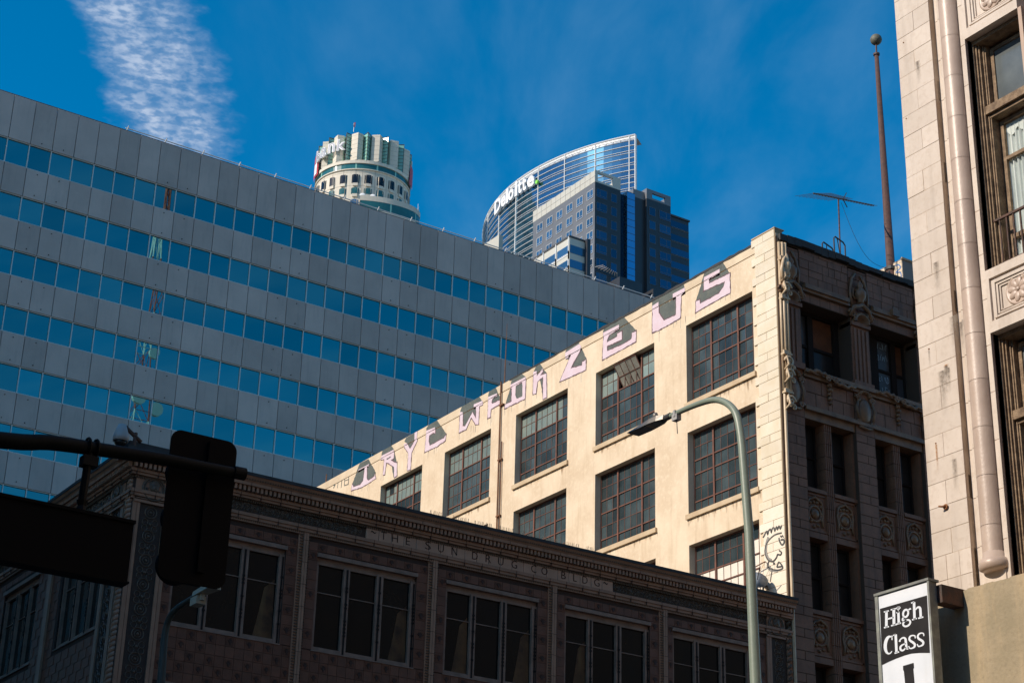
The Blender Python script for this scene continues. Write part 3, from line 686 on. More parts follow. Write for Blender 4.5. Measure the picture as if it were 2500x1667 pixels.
# =================================================================== TERRACOTTA STREET FRONT (same building)
ZF = 30.45
XF1 = 52.0
MODU = 3.17
piers = [(38.0, 38.96), (41.25, 42.13), (44.42, 45.30), (47.59, 48.47)]
core = MB(); core.fb(ff, X1+.42, XF1, 0, ZF-.1, -1.6, -1.0); core.build('front_core', 'interior_dark', bld)
# piers, running bond of blocks
def bond(u0, u1, z0, z1, d0, d1, name='block', m='terracotta', hs=(.43, .29), split=.55, dj=.012, maxn=9999, every=1):
    z = z0; i = 0; cnt = 0
    while z < z1-.05:
        h = min(hs[i % 2], z1-z); W = u1-u0
        cuts = [u0, u1] if i % 2 == 0 else [u0, u0+W*split, u1]
        for a, c in zip(cuts[:-1], cuts[1:]):
            block(ff, name, m, bld, a+dj/2, c-dj/2, z+dj/2, z+h-dj/2, d0, d1+random.uniform(-.006, .006)); cnt += 1
        z += h; i += 1
    return cnt
mort = MB(); nb = 0
for i, (a, c) in enumerate(piers):
    mort.fb(ff, a, c, 0, 24.6, -1.0, -.012)
    if i < 3 : nb += bond(a, c, 13.2, 24.35, -.5, 0, split=.58)
    mort.fb(ff, a, c, 24.6, ZF-.2, -1.0, -.012); bond(a, c, 24.36, ZF-.25, -.5, -.004, split=.45) if i < 3 else None
mort.fb(ff, X1+.42, XF1, 28.30, ZF-.15, -1.0, -.012)
bays = [(38.96, 41.25), (42.13, 44.42), (45.30, 47.59)]
fz = [24.03-4.12*k for k in range(6)]
orn = MB(); lint = MB(); mull = MB(); sillb = MB(); spand = MB(); recess = MB()
glass_o = []
for bi, (a, c) in enumerate(bays):
    mc0, mc1 = a+.92, a+1.29      # mullion
    for k, zt in enumerate(fz):
        zb = zt-2.35
        for (wa, wb) in ((a, mc0), (mc1, c-.10)):
            # recessed two-light window
            wmb = MB(); wmb.fb(ff, wa+.02, wa+.09, zb, zt, -.62, -.52); wmb.fb(ff, wb-.09, wb-.02, zb, zt, -.62, -.52); wmb.fb(ff, wa+.09, wb-.09, zt-.08, zt, -.62, -.52); wmb.fb(ff, wa+.09, wb-.09, zb, zb+.08, -.62, -.52)
            zm = zb+(zt-zb)*.5; wmb.fb(ff, wa+.09, wb-.09, zm-.03, zm+.03, -.62, -.50)
            wo = wmb.build('window', 'sash_dark', bld)
            gq = MB(); gq.fb(ff, wa+.09, wb-.09, zb+.08, zt-.08, -.60, -.57); gq.build('pane', 'window_black', wo)
        # spandrel under the window: sill, panel, raised cartouche, lintel
        for (wa, wb) in ((a, mc0), (mc1, c-.0)):
            sp = MB(); z0 = zb-1.73
            sp.fb(ff, wa, wb, z0+.20, zb-.16, -.9, -.20); sp.fb(ff, wa, wb, zb-.16, zb-.04, -.9, -.10); sp.fb(ff, wa, wb, zb-.04, zb, -.9, -.16)
            sp.fb(ff, wa, wb, z0, z0+.20, -.9, -.14); sp.fb(ff, wa+.02, wb-.02, zb-.26, zb-.2, -.2, -.16); sp.fb(ff, wa+.02, wb-.02, z0+.24, z0+.30, -.2, -.16)
            so_ = sp.build('spandrel_panel', 'terracotta', bld)
            if seen(ff.p((wa+wb)/2, z0+.8)):
                o_ = MB(); uc, zc_ = (wa+wb)/2-.04, (z0+zb)/2
                N_ = ff.n
                o_.dome(ff.p(uc, zc_-.02, -.21), N_, .19, .13, 10, 3)
                o_.torus(ff.p(uc, zc_-.02, -.19), N_, .27, .045, 14, 5)
                for q in range(11):
                    th = q/11*2*math.pi; rr = .34+.04*math.sin(3*th); o_.dome(ff.p(uc+rr*.85*math.cos(th), zc_+rr*1.25*math.sin(th), -.21), N_, .07, .08, 6, 2)
                for sgn in (-1, 1):
                    o_.tube([ff.p(uc+sgn*.16, zc_+.50, -.17), ff.p(uc+sgn*.30, zc_+.38, -.16), ff.p(uc+sgn*.36, zc_+.10, -.17), ff.p(uc+sgn*.30, zc_-.20, -.16), ff.p(uc+sgn*.34, zc_-.44, -.17)], .04, 5)
                o_.tube([ff.p(uc-.2, zc_+.42, -.17), ff.p(uc, zc_+.54, -.14), ff.p(uc+.2, zc_+.42, -.17)], .05, 5)
                o_.build('cartouche', 'terracotta_ornament', so_, smooth=True)
    # fluted mullion of short blocks
    if bi < 2: bond(mc0, mc1, 13.2, 23.95, -.5, -.16, hs=(.46, .46), split=.5) if False else None
    z = 13.3
    fl = MB()
    while z < 23.9:
        if bi < 2: block(ff, 'block', 'terracotta', bld, mc0+.005, mc1-.005, z, z+.445, -.6, -.14)
        for q in range(4): fl.fb(ff, mc0+.03+q*.085, mc0+.065+q*.085, z, z+.445, -.14, -.115)
        z += .457
    fl.build('fluting', 'terracotta', bld, kind='stuff')
# side returns of piers: slim shafts beside each pier
b = MB()
for (a, c) in piers:
    b.fb(ff, c-.0, c+.07, 4, 24.0, -.6, -.20)
    if a > 38.5: b.fb(ff, a-.09, a, 4, 24.0, -.6, -.16)
b.build('pier_shaft', 'terracotta', bld)
# string course with swags between the top storey and the windows below (z 24.05 - 25.75)
b = MB()
b.fb(ff, X1+.42, XF1, 24.03, 24.30, -1.0, -.05); b.fb(ff, 38.96, XF1, 24.30, 24.42, -1.0, .10); b.fb(ff, 38.96, XF1, 24.42, 24.50, -1.0, .02)
b.fb(ff, 38.96, XF1, 25.50, 25.62, -1.0, .05); b.fb(ff, 38.96, XF1, 25.62, 25.76, -1.0, .14)
b.build('string_course', 'terracotta_ornament', bld)
mort.fb(ff, 38.96, XF1, 24.50, 25.50, -1.0, -.045)
for (a, c) in bays[:2]:
    for z in (24.52, 25.0):
        W = c-a; cs = [a, a+W*.24, a+W*.48, a+W*.56, a+W*.78, c] if z < 24.9 else [a, a+W*.36, a+W*.48, a+W*.56, a+W*.86, c]
        for p_, q_ in zip(cs[:-1], cs[1:]): block(ff, 'block', 'terracotta', bld, p_+.006, q_-.006, z, z+.465, -.3, -.03)
N_ = ff.n
def scroll(o_, u, z, r, d=0.05, sgn=1, turns=1.6, t=.045):
    pts = []
    for i in range(14):
        th = i/13*turns*2*math.pi; rr = r*(1-i/15.5); pts.append(ff.p(u+sgn*rr*math.cos(th), z+rr*math.sin(th), d+.02*i/13))
    o_.tube(pts, [t*(1-.03*i) for i in range(14)], 5)
def festoon(o_, u0, u1, z, dz, d=.14):
    pts = [ff.p(u0+(u1-u0)*i/8, z-dz*math.sin(i/8*math.pi)+.05*math.sin(i*2.3), d) for i in range(9)]; o_.tube(pts, [.05+.03*math.sin(i/8*math.pi) for i in range(9)], 6)
oc = MB()
for bi, (a, c) in enumerate(bays):
    m_ = (a+c)/2
    for (p_, q_) in ((a, m_), (m_, c)):
        festoon(oc, p_+.05, q_-.05, 25.62, -.12 if p_ == a else .12); scroll(oc, q_-.15 if p_ == a else p_+.18, 25.60, .13, .15)
    for q in range(5): oc.dome(ff.p(m_+.03*math.sin(q*2), 25.42-.16*q, -.02), N_, .10-.012*q+.02*(q % 2), .14, 7, 3)
oc.build('swag', 'terracotta_ornament', bld, smooth=True)
# cartouches on the piers under the top storey
for i, (a, c) in enumerate(piers[:3]):
    o_ = MB(); uc, zc_ = (a+c)/2, 24.86
    prof = [(.30, 0), (.30, .06), (.24, .11), (.10, .15), (.001, .16)]
    base = len(o_.v); o_.lathe([(r, h) for r, h in prof], ff.p(uc, zc_, -.02), N_, 14)
    for j in range(base, len(o_.v)):
        x, y, z = o_.v[j]; o_.v[j] = (x, y, zc_+(z-zc_)*1.55)
    for sgn in (-1, 1):
        scroll(o_, uc+sgn*.33, zc_+.42, .13, .06, sgn); scroll(o_, uc+sgn*.30, zc_-.46, .11, .06, sgn)
        o_.tube([ff.p(uc+sgn*.32, zc_+.34, .06), ff.p(uc+sgn*.42, zc_+.05, .08), ff.p(uc+sgn*.32, zc_-.36, .06)], .05, 6)
    for q in range(7):
        th = rad(20+q*23); o_.dome(ff.p(uc+.26*math.cos(th), zc_+.52+.20*math.sin(th), -.01), N_, .085, .15, 6, 3)
    o_.tube([ff.p(uc-.3, zc_-.58, .03), ff.p(uc, zc_-.66, .10), ff.p(uc+.3, zc_-.58, .03)], .05, 6)
    o_.build('cartouche', 'terracotta_ornament', bld, smooth=True)
    # fluted pilaster on the top storey, capital, urn and hood above
    p_ = MB(); p_.fb(ff, a+.04, c-.04, 25.76, 28.05, -.9, .0)
    for q in range(4): w0 = a+.12+q*.185; p_.fb(ff, w0, w0+.10, 25.95, 27.9, 0, .045)
    p_.fb(ff, a-.02, c+.02, 25.70, 25.92, -.5, .10); p_.fb(ff, a+.0, c-.0, 28.0, 28.14, -.5, .09)
    po = p_.build('pilaster', 'terracotta', bld)
    q_ = MB(); uc = (a+c)/2
    q_.lathe([(.36, -.02), (.36, .16), (.28, .20), (.28, .0)], ff.p(uc, 28.14, -.0), N_, 14, 0, math.pi, ref=(1, 0, 0))
    for th in range(0, 181, 18): q_.dome(ff.p(uc+.33*math.cos(rad(th)), 28.18+.30*math.sin(rad(th)), .10), N_, .055, .08, 6, 2)
    for sgn in (-1, 1):
        scroll(q_, uc+sgn*.42, 28.42, .17, .10, sgn); q_.tube([ff.p(uc+sgn*.5, 28.3, .08), ff.p(uc+sgn*.36, 28.66, .14), ff.p(uc, 28.80, .20)], .075, 6)
    q_.lathe([(.001, 0), (.12, .02), (.10, .10), (.20, .24), (.22, .42), (.13, .56), (.07, .62), (.12, .70), (.05, .84), (.001, .92)], ff.p(uc, 28.86, .12), (0, 0, 1), 10)
    for sgn in (-1, 1):
        q_.tube([ff.p(uc+sgn*.16, 29.30, .10), ff.p(uc+sgn*.30, 29.42, .08), ff.p(uc+sgn*.30, 29.12, .06), ff.p(uc+sgn*.18, 29.02, .08)], .035, 5)
        q_.tube([ff.p(uc+sgn*.36, 28.7, .03), ff.p(uc+sgn*.42, 29.3, .05), ff.p(uc+sgn*.30, 29.8, .03), ff.p(uc+sgn*.12, 30.05, .03)], .05, 5)
    q_.build('crest', 'terracotta_ornament', po, smooth=True)
# attic masonry: irregular patchwork of glazed blocks
rnd2 = random.Random(3)
for (a, c) in bays[:2]+[(45.3, 47.59)]:
    z = 29.02; i = 0
    while z < ZF-.22:
        h = (.30, .26, .34, .24)[i % 4]; u = a+.02
        while u < c-.05:
            wd = rnd2.choice((.28, .42, .55, .66)); u2 = min(u+wd, c-.01)
            if c-u2 < .12: u2 = c-.01
            block(ff, 'block', 'terracotta', bld, u+.005, u2-.005, z+.005, min(z+h, ZF-.2)-.005, -.3, .0+rnd2.uniform(-.012, .012)); u = u2
        z += h; i += 1
    for p_, q_ in ((28.32, 28.62),):
        u = a
        while u < c-.05:
            u2 = min(u+.46, c); block(ff, 'block', 'terracotta', bld, u+.005, u2-.005, p_, q_, -.3, -.01); u = u2
b = MB()
for (a, c) in bays:
    b.fb(ff, a+.05, c-.05, 28.66, 28.76, -.3, .10); b.fb(ff, a+.12, c-.12, 28.76, 28.92, -.3, .17); b.fb(ff, a+.2, c-.2, 28.92, 29.0, -.3, .06)
b.build('hood_mould', 'terracotta_ornament', bld)
b = MB(); scroll(b, 43.25, 28.98, .14, .2); b.fb(ff, 43.1, 43.42, 28.8, 29.05, .1, .26); b.build('keystone', 'terracotta_ornament', bld)
mort.build('front_mortar', 'mortar_dark', bld); BREST.build('block_rest', 'terracotta', bld, kind='stuff')
# top storey windows with boarded lights
tops = [('window_grey', 'window_black'), ('board_orange', 'window_black'), ('board_orange', 'window_black'), ('window_grey', 'window_grey'), ('board_orange', 'window_grey')]
ti = 0
for bi, (a, c) in enumerate(bays[:3]):
    zt, zb = 28.28, 25.78
    wmb = MB(); lights = [(a+.05, a+.86), (a+1.10, a+2.05)] if bi == 0 else [(a+.05, a+.60), (a+.98, a+1.62), (a+1.85, a+2.24)]
    edges = [a]+[v for l in lights for v in l]+[c]
    for e0, e1 in zip(edges[0::2], edges[1::2]): wmb.fb(ff, e0, e1, zb, zt, -.82, -.62)
    for l in lights: wmb.fb(ff, l[0], l[1], zb+1.18, zb+1.28, -.8, -.66)
    wmb.fb(ff, a, c, zt-.1, zt, -.82, -.60)
    wo = wmb.build('window', 'sash_dark', bld)
    for (l0, l1) in lights:
        up, dn = tops[min(ti, 4)] if not (bi == 1 and l0 > a+.9 and l0 < a+1.2) else ('window_grey', 'window_grey'); ti += 1
        q = MB(); q.fb(ff, l0, l1, zb+1.28, zt-.1, -.78, -.73); q.build('pane' if up != 'board_orange' else 'board', up, wo)
        q = MB(); q.fb(ff, l0, l1, zb, zb+1.18, -.76, -.71); q.build('pane', dn, wo)
        if bi == 1 and l0 > a+.9 and l0 < a+1.2:   # scrawl on the glass
            sc_ = MB(); fw = lambda u, z: ff.p(u, z, -.72 if z > zb+1.25 else -.70)
            for r_ in range(5):
                zz = zb+2.2-r_*.42; u = l0+.06
                while u < l1-.12:
                    pts = [(u+random.uniform(0, .12), zz+random.uniform(-.14, .14)) for _ in range(5)]; 
                    if all(abs(p[1]-(zb+1.23)) > .06 for p in pts): sc_.ribbon(smooth(pts, 3), .018, fw)
                    u += .13
            sc_.build('scrawl', 'paint_paleblue', wo)
# bright corner bead and dark chase on the corner
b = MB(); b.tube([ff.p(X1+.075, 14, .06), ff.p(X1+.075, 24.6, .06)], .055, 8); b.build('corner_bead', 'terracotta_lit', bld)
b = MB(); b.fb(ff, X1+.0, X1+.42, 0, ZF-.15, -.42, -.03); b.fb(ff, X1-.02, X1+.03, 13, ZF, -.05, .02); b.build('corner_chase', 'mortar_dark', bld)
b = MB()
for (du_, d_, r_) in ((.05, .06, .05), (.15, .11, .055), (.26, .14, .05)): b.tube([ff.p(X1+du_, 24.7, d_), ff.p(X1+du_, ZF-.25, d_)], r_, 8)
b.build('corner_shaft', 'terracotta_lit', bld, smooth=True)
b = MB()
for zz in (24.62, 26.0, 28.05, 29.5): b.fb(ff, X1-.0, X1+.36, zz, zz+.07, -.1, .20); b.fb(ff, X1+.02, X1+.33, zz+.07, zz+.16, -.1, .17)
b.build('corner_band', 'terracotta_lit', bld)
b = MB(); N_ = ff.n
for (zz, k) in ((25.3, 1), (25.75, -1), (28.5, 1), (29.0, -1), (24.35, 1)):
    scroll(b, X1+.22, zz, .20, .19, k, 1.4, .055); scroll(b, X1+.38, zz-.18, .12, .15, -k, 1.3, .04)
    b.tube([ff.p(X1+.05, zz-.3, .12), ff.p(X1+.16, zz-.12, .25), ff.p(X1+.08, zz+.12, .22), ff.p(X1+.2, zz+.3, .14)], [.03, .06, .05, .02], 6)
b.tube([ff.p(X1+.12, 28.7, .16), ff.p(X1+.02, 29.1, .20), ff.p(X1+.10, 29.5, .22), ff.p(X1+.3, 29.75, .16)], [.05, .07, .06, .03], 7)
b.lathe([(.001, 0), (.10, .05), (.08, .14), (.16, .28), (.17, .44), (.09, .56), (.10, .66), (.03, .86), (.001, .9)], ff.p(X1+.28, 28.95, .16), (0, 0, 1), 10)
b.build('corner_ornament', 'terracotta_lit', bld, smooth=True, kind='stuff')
# sagging tar coping along the roof
b = MB(); n = 44
for i in range(n):
    u0 = X1+.1+i*(XF1-X1)/n; u1 = X1+.1+(i+1)*(XF1-X1)/n; t0 = .12*math.sin(i*.7)*.3+random.uniform(0, .05); 
    lo = ZF-.13-(.10 if 20 < i < 24 else 0)-.04*math.sin(i*1.3)
    top = ZF+.11+.05*math.sin(i*.33)
    b.fb(ff, u0, u1, lo, top, -.5, .10+.02*math.sin(i*.9))
b.build('tar_coping', 'tar', bld)
b = MB(); b.fb(ff, X1+.42, XF1, ZF-1.0, ZF-.8, -9, -.5); b.build('roof_front', 'tar', bld)

# ---- roof things
yr = Y0+1.0
fpole = thing('flagpole', (44.43, yr, ZF+.1), 'tall rusty flagpole with a round ball finial on the roof', 'flagpole')
p_base = Vector((44.44, yr, ZF-.2)); ptop = atY(1940+490/2.45, 60+185/2.45, yr); pball = atY(1940+487/2.45, 60+92/2.45, yr)
b = MB(); b.tube([p_base, p_base.lerp(ptop, .12), p_base.lerp(ptop, .121), ptop], [.20, .19, .165, .085], 12); b.build('pole', 'rust_steel', fpole, smooth=True)
b = MB(); b.lathe([(.09, -.02), (.13, .0), (.13, .07), (.08, .1)], ptop, (0, 0, 1), 10); b.tube([ptop, pball], .035, 6); b.build('neck', 'rust_steel', fpole)
b = MB(); b.lathe([(.001, -.23)]+[(.23*math.sin(t*math.pi/10), -.23*math.cos(t*math.pi/10)) for t in range(1, 10)]+[(.001, .23)], pball, (0, 0, 1), 16); b.build('ball', 'verdigris', fpole, smooth=True)
b = MB()
for a in range(4):
    th = a*math.pi/2+.5; b.tube([(44.44+.55*math.cos(th), yr+.3*math.sin(th), ZF+.0), (44.44+.12*math.cos(th), yr+.12*math.sin(th), ZF+1.0)], .035, 6)
b.lathe([(.24, 0), (.24, .12)], (44.44, yr, ZF+.95), (0, 0, 1), 12); b.lathe([(.26, 0), (.26, .10)], (44.44, yr, ZF+.45), (0, 0, 1), 12); b.build('bracket', 'dark_metal', fpole)
ya = Y0+1.0
ant = thing('tv_aerial', (41.9, ya, ZF+.1), 'comb shaped television aerial on a thin mast on the roof', 'aerial')
at_, ab = atY(1940+262/2.45, 60+1045/2.45, ya), Vector((41.9, ya, ZF-.2))
b = MB(); b.tube([ab, at_], .028, 6); b.build('mast', 'rust_steel', ant)
aL, aR = atY(1940+112/2.45, 60+1010/2.45, ya-.6), atY(1940+472/2.45, 60+1083/2.45, ya+.5)
b = MB(); b.tube([aL, aR], .028, 6); b.build('boom', 'dark_metal', ant)
dirb = (aR-aL).normalized(); side = Vector((-.5, .86, 0)); side = (side-dirb*side.dot(dirb)).normalized()
for i in range(22):
    t = i/21; c_ = aL.lerp(aR, t); hl = (.75-.55*t) if t < .45 else .16
    q = MB(); q.tube([c_-side*hl+Vector((0, 0, -.25*hl)), c_, c_+side*hl+Vector((0, 0, .1*hl))], .008, 4); q.build('element', 'dark_metal', ant)
b = MB(); c_ = aL.lerp(aR, .48)
for sgn in (-1, 1): b.tube([c_, c_+dirb*.28+Vector((0, 0, sgn*.30))], .02, 4)
b.build('reflector', 'dark_metal', ant)
wire = MB(); w0 = atY(2054, 495, ya); w1 = atY(2165, 655, ya); pts = []
for i in range(13): t = i/12; p = w0.lerp(w1, t); p.z -= .9*math.sin(t*math.pi)*(1-.25*t); pts.append(p)
wire.tube(pts, .009, 4); tag(wire.build('cable', 'dark_metal', loc=tuple(w0)), 'thin black cable sagging from the aerial mast to the flagpole foot', 'cable')
lad = thing('roof_ladder', (41.5, ya, ZF), 'black hooped top of a ladder rising over the tarred parapet', 'ladder')
for (xa, xb) in ((41.06, 41.60), (41.40, 41.93)):
    zt = 31.58 if xa < 41.2 else 31.80; off = 0 if xa < 41.2 else .25
    b = MB(); b.tube([(xa, ya-off, ZF-.2), (xa, ya-off, zt-.08), (xa+.06, ya-off, zt), (xb-.08, ya-off, zt-.12), (xb, ya-off, zt-.22), (xb, ya-off, ZF-.2)], .028, 6); b.tube([(xa+.16, ya-off, zt-.02), (xb-.14, ya-off, ZF)], .018, 5) if off else b.tube([(xa+.22, ya-off, zt-.04), (xa+.12, ya-off, ZF)], .018, 5); b.build('hoop', 'dark_metal', lad)
pbx = thing('rooftop_block', (45.5, Y0+1.2, ZF), 'small pale rooftop block with blue scrawled numbers beside the flagpole', 'rooftop hut')
b = MB(); b.box(44.42, 46.6, Y0+.4, Y0+3.2, ZF-.3, 31.66); b.build('wall', 'concrete_far', pbx)
b = MB(); b.box(44.38, 46.7, Y0+.36, Y0+.45, 31.62, 31.70); b.build('coping', 'cream_sill', pbx)
fp_ = FR((44.42, 0, 0), (0, 1, 0), (-1, 0, 0)); b = MB()
b.box(44.405, 44.418, Y0+.42, Y0+3.1, ZF-.2, 31.60); b.build('sunlit_face', 'cream_render', pbx)  # paler sheet, sunlight painted onto the side facing the sun
b = MB()
f93 = lambda u, z: fp_.p(u, z, .02)
for st in ([(Y0+.75, 31.50), (Y0+.55, 31.45), (Y0+.5, 31.3), (Y0+.72, 31.22), (Y0+.5, 31.12), (Y0+.52, 30.85), (Y0+.75, 30.80)], [(Y0+1.2, 31.4), (Y0+1.4, 31.45), (Y0+1.5, 31.3), (Y0+1.25, 31.2), (Y0+1.18, 31.35), (Y0+1.15, 31.0), (Y0+1.4, 30.8)], [(Y0+1.8, 31.5), (Y0+1.7, 31.1), (Y0+1.95, 30.9), (Y0+2.1, 31.3)]):
    b.ribbon(smooth(st), .045, f93)
b.build('scrawl', 'paint_blue', pbx)

# =================================================================== DRUG COMPANY BUILDING (dark tiled, low)
XS0, XS1, YS1 = 16.0, 37.98, 74.0
fd = FR((0, Y0, 0), (1, 0, 0), (0, -1, 0)); fl_ = FR((XS0, 0, 0), (0, 1, 0), (-1, 0, 0))
drug = thing('drug_building', (27, Y0+12, 0), 'low shadowed corner building in brown tiles with carved cornice lettered THE SUN DRUG CO BLDG', 'building')
ZC = 17.60
BAY = 4.017; PIL = [20.92+BAY*i for i in range(4)]
bay_w = [(17.28, 20.40)]+[(21.34+BAY*i, 24.40+BAY*i) for i in range(3)]+[(33.30, 36.36)]
wzb, wzt = 13.33, 15.94
floors = [(wzb-4.05*k, wzt-4.05*k) for k in range(3)]
# backing walls with openings
b = MB()
def wall_holes(mb_, fr, u0, u1, z0, z1, holes, d0, d1):
    us = sorted({u0, u1, *[v for h in holes for v in h[:2]]}); zs_ = sorted({z0, z1, *[v for h in holes for v in h[2:]]})
    for i in range(len(us)-1):
        for j in range(len(zs_)-1):
            uc, zc_ = (us[i]+us[i+1])/2, (zs_[j]+zs_[j+1])/2
            if any(h[0] < uc < h[1] and h[2] < zc_ < h[3] for h in holes): continue
            mb_.fb(fr, us[i], us[i+1], zs_[j], zs_[j+1], d0, d1)
holes = [(a, c, zb+.0, zt) for (a, c) in bay_w for (zb, zt) in floors]
wall_holes(b, fd, XS0+.02, XS1, 0, ZC-.3, holes, -.40, -.03)
side_w = [(43.55+4.75*i, 46.5+4.75*i) for i in range(6)]
holes2 = [(a, c, zb+.0, zt) for (a, c) in side_w for (zb, zt) in floors]
wall_holes(b, fl_, Y0+.40, YS1, 0, ZC-.3, holes2, -.40, -.03)
b.build('backing_wall', 'tile_joint', drug)
b = MB(); b.box(XS0+.8, XS1-.1, Y0+.8, YS1-.4, .1, ZC-1.2); b.build('interior', 'interior_dark', drug)
b = MB(); b.box(XS0+.4, XS1, Y0+.4, YS1, ZC-.75, ZC-.65); b.build('roof', 'tar', drug)
b = MB(); b.box(XS0+.4, XS1, YS1-.3, YS1, 0, ZC-.3); b.build('rear_wall', 'brick_far', drug)
# glazed square tiles
TP = .2615
def tile_mesh(kind):
    b = MB(); t = TP-.010; h = t/2
    def cell(x0, x1, z0, z1, y): b.hexa([(x0, 0, z0), (x1, 0, z0), (x1, y, z0), (x0, y, z0), (x0, 0, z1), (x1, 0, z1), (x1, y, z1), (x0, y, z1)])
    cell(-h, h, -h, h, .016)
    if kind: 
        r = h*.72
        for s_ in ((-r, r, r-.012, r), (-r, r, -r, -r+.012), (-r, -r+.012, -r+.012, r-.012), (r-.012, r, -r+.012, r-.012)): cell(s_[0], s_[1], s_[2], s_[3], .026)
        for q in range(5):
            a = rad(-50+q*25); b.hexa([(-.008+.0*q, .015, -.06), (.008, .015, -.06), (.008, .03, -.06), (-.008, .03, -.06)]+[(x+.085*math.sin(a), y, -.06+.13*math.cos(a)) for x, y in ((-.012, .015), (.012, .015), (.012, .028), (-.012, .028))])
        cell(-.03, .03, -.085, -.065, .028)
    me = meshof(b, 'tile_'+str(kind), 'tile_brown')
    if kind:
        me.materials.append(MATS['tile_emblem'])
        for p_ in list(me.polygons)[30:]: p_.material_index = 1
    return me
tm = [tile_mesh(0), tile_mesh(1)]
cells = []
def tile_area(u0, u1, z0, z1):
    nu = max(1, round((u1-u0)/TP)); nz_ = max(1, round((z1-z0)/TP)); su, sz = (u1-u0)/nu/TP, (z1-z0)/nz_/TP
    for j in range(nz_):
        for i in range(nu): cells.append((u0+(i+.5)*(u1-u0)/nu, z0+(j+.5)*(z1-z0)/nz_, su, sz, (i+j) % 2))
ivs = [(17.04, PIL[0]-.15)]+[(PIL[i]+.14, PIL[i+1]-.15) for i in range(3)]+[(PIL[3]+.14, 36.96)]
for (a, c), (wa, wb) in zip(ivs, bay_w):
    tile_area(a, c, 15.99, 16.22)
    tile_area(a, wa-.0, wzb-.0, 15.99); tile_area(wb+.0, c, wzb, 15.99)
    tile_area(a, c, 9.4+2.5, wzb-.02)
cells.sort(key=lambda q: 0 if seen(fd.p(q[0], q[1]), 0) else 1)
rest = MB(); nt_ = 0
for (u, z, su, sz, kd) in cells:
    if nt_ < 300 and seen(fd.p(u, z), 0) and not (pix(fd.p(u, z))[0] < 560 and 1040 < pix(fd.p(u, z))[1] < 1420 and 400 < pix(fd.p(u, z))[0]):
        o = inst('tile', tm[kd if random.random() < .85 else 0], drug, fd.p(u, z, -.03), (su, 1, sz)); o.rotation_euler = (0, 0, math.pi); nt_ += 1
    else: rest.fb(fd, u-TP*su/2+.005, u+TP*su/2-.005, z-TP*sz/2+.005, z+TP*sz/2-.005, -.03, -.014)
for (a, c) in ivs:
    for z in np.arange(0.6, 11.6, TP):
        if any(zb-.1 < z < zt+.1 for zb, zt in floors[1:]): continue
        u = a
        while u < c-.05: rest.fb(fd, u+.005, min(u+TP, c)-.005, z+.005, z+TP-.005, -.03, -.014); u += TP
siv = [(Y0+1.5, side_w[0][1]+.9)]
for k in range(6):
    a = Y0+1.50 if k == 0 else side_w[k][0]-.72; c = side_w[k][1]+.72; wa, wb = side_w[k]
    z = 9.0
    while z < 16.2:
        u = a
        while u < c-.05:
            u2 = min(u+TP, c); uc = (u+u2)/2
            if not (wa-.05 < uc < wb+.05 and any(zb-.05 < z+.13 < zt+.05 for zb, zt in floors)): rest.fb(fl_, u+.006, u2-.006, z+.006, min(z+TP, 16.22)-.006, -.03, -.014-.008*((int(u/TP)+int(z/TP)) % 2))
            u = u2
        z += TP
rest.build('tile_rest', 'tile_brown', drug, kind='stuff')
# cornice, run round the corner: (z0, z1, projection)
def course(name, m, z0, z1, d, slope=0, kind=None, us=None):
    b = MB()
    b.fb(fd, XS0-d, XS1, z0, z1, -.35, d, slope); b.fb(fl_, Y0+.35, YS1, z0, z1, -.35, d, slope); return b.build(name, m, drug, kind=kind)
course('gutter_edge', 'tar', 17.50, 17.585, .42)
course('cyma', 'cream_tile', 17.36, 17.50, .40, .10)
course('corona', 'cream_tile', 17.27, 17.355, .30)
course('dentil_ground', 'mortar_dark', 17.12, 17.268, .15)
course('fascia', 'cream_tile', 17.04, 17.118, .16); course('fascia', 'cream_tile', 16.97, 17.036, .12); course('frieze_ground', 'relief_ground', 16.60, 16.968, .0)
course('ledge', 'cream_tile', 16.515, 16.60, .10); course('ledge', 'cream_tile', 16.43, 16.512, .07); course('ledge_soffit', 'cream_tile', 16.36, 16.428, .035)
dm = MB(); dm.hexa([(-.033, 0, 0), (.033, 0, 0), (.033, .11, 0), (-.033, .11, 0), (-.033, 0, .135), (.033, 0, .135), (.033, .11, .135), (-.033, .11, .135)]); dmm = meshof(dm, 'dentil', 'cream_tile')
nd = 0; u = XS0-.08; restd = MB()
while u < XS1-.05:
    p = fd.p(u, 17.128, .15)
    px_ = pix(p)[0]
    if not (400 < px_ < 585) and px_ > 560: o = inst('dentil', dmm, drug, p); o.rotation_euler = (0, 0, math.pi); nd += 1
    else: restd.fb(fd, u-.033, u+.033, 17.128, 17.263, .15, .26)
    u += .1258
u = Y0-.1
while u < YS1: restd.fb(fl_, u-.033, u+.033, 17.128, 17.263, .15, .26); u += .1258
restd.build('dentil_rest', 'cream_tile', drug, kind='stuff')
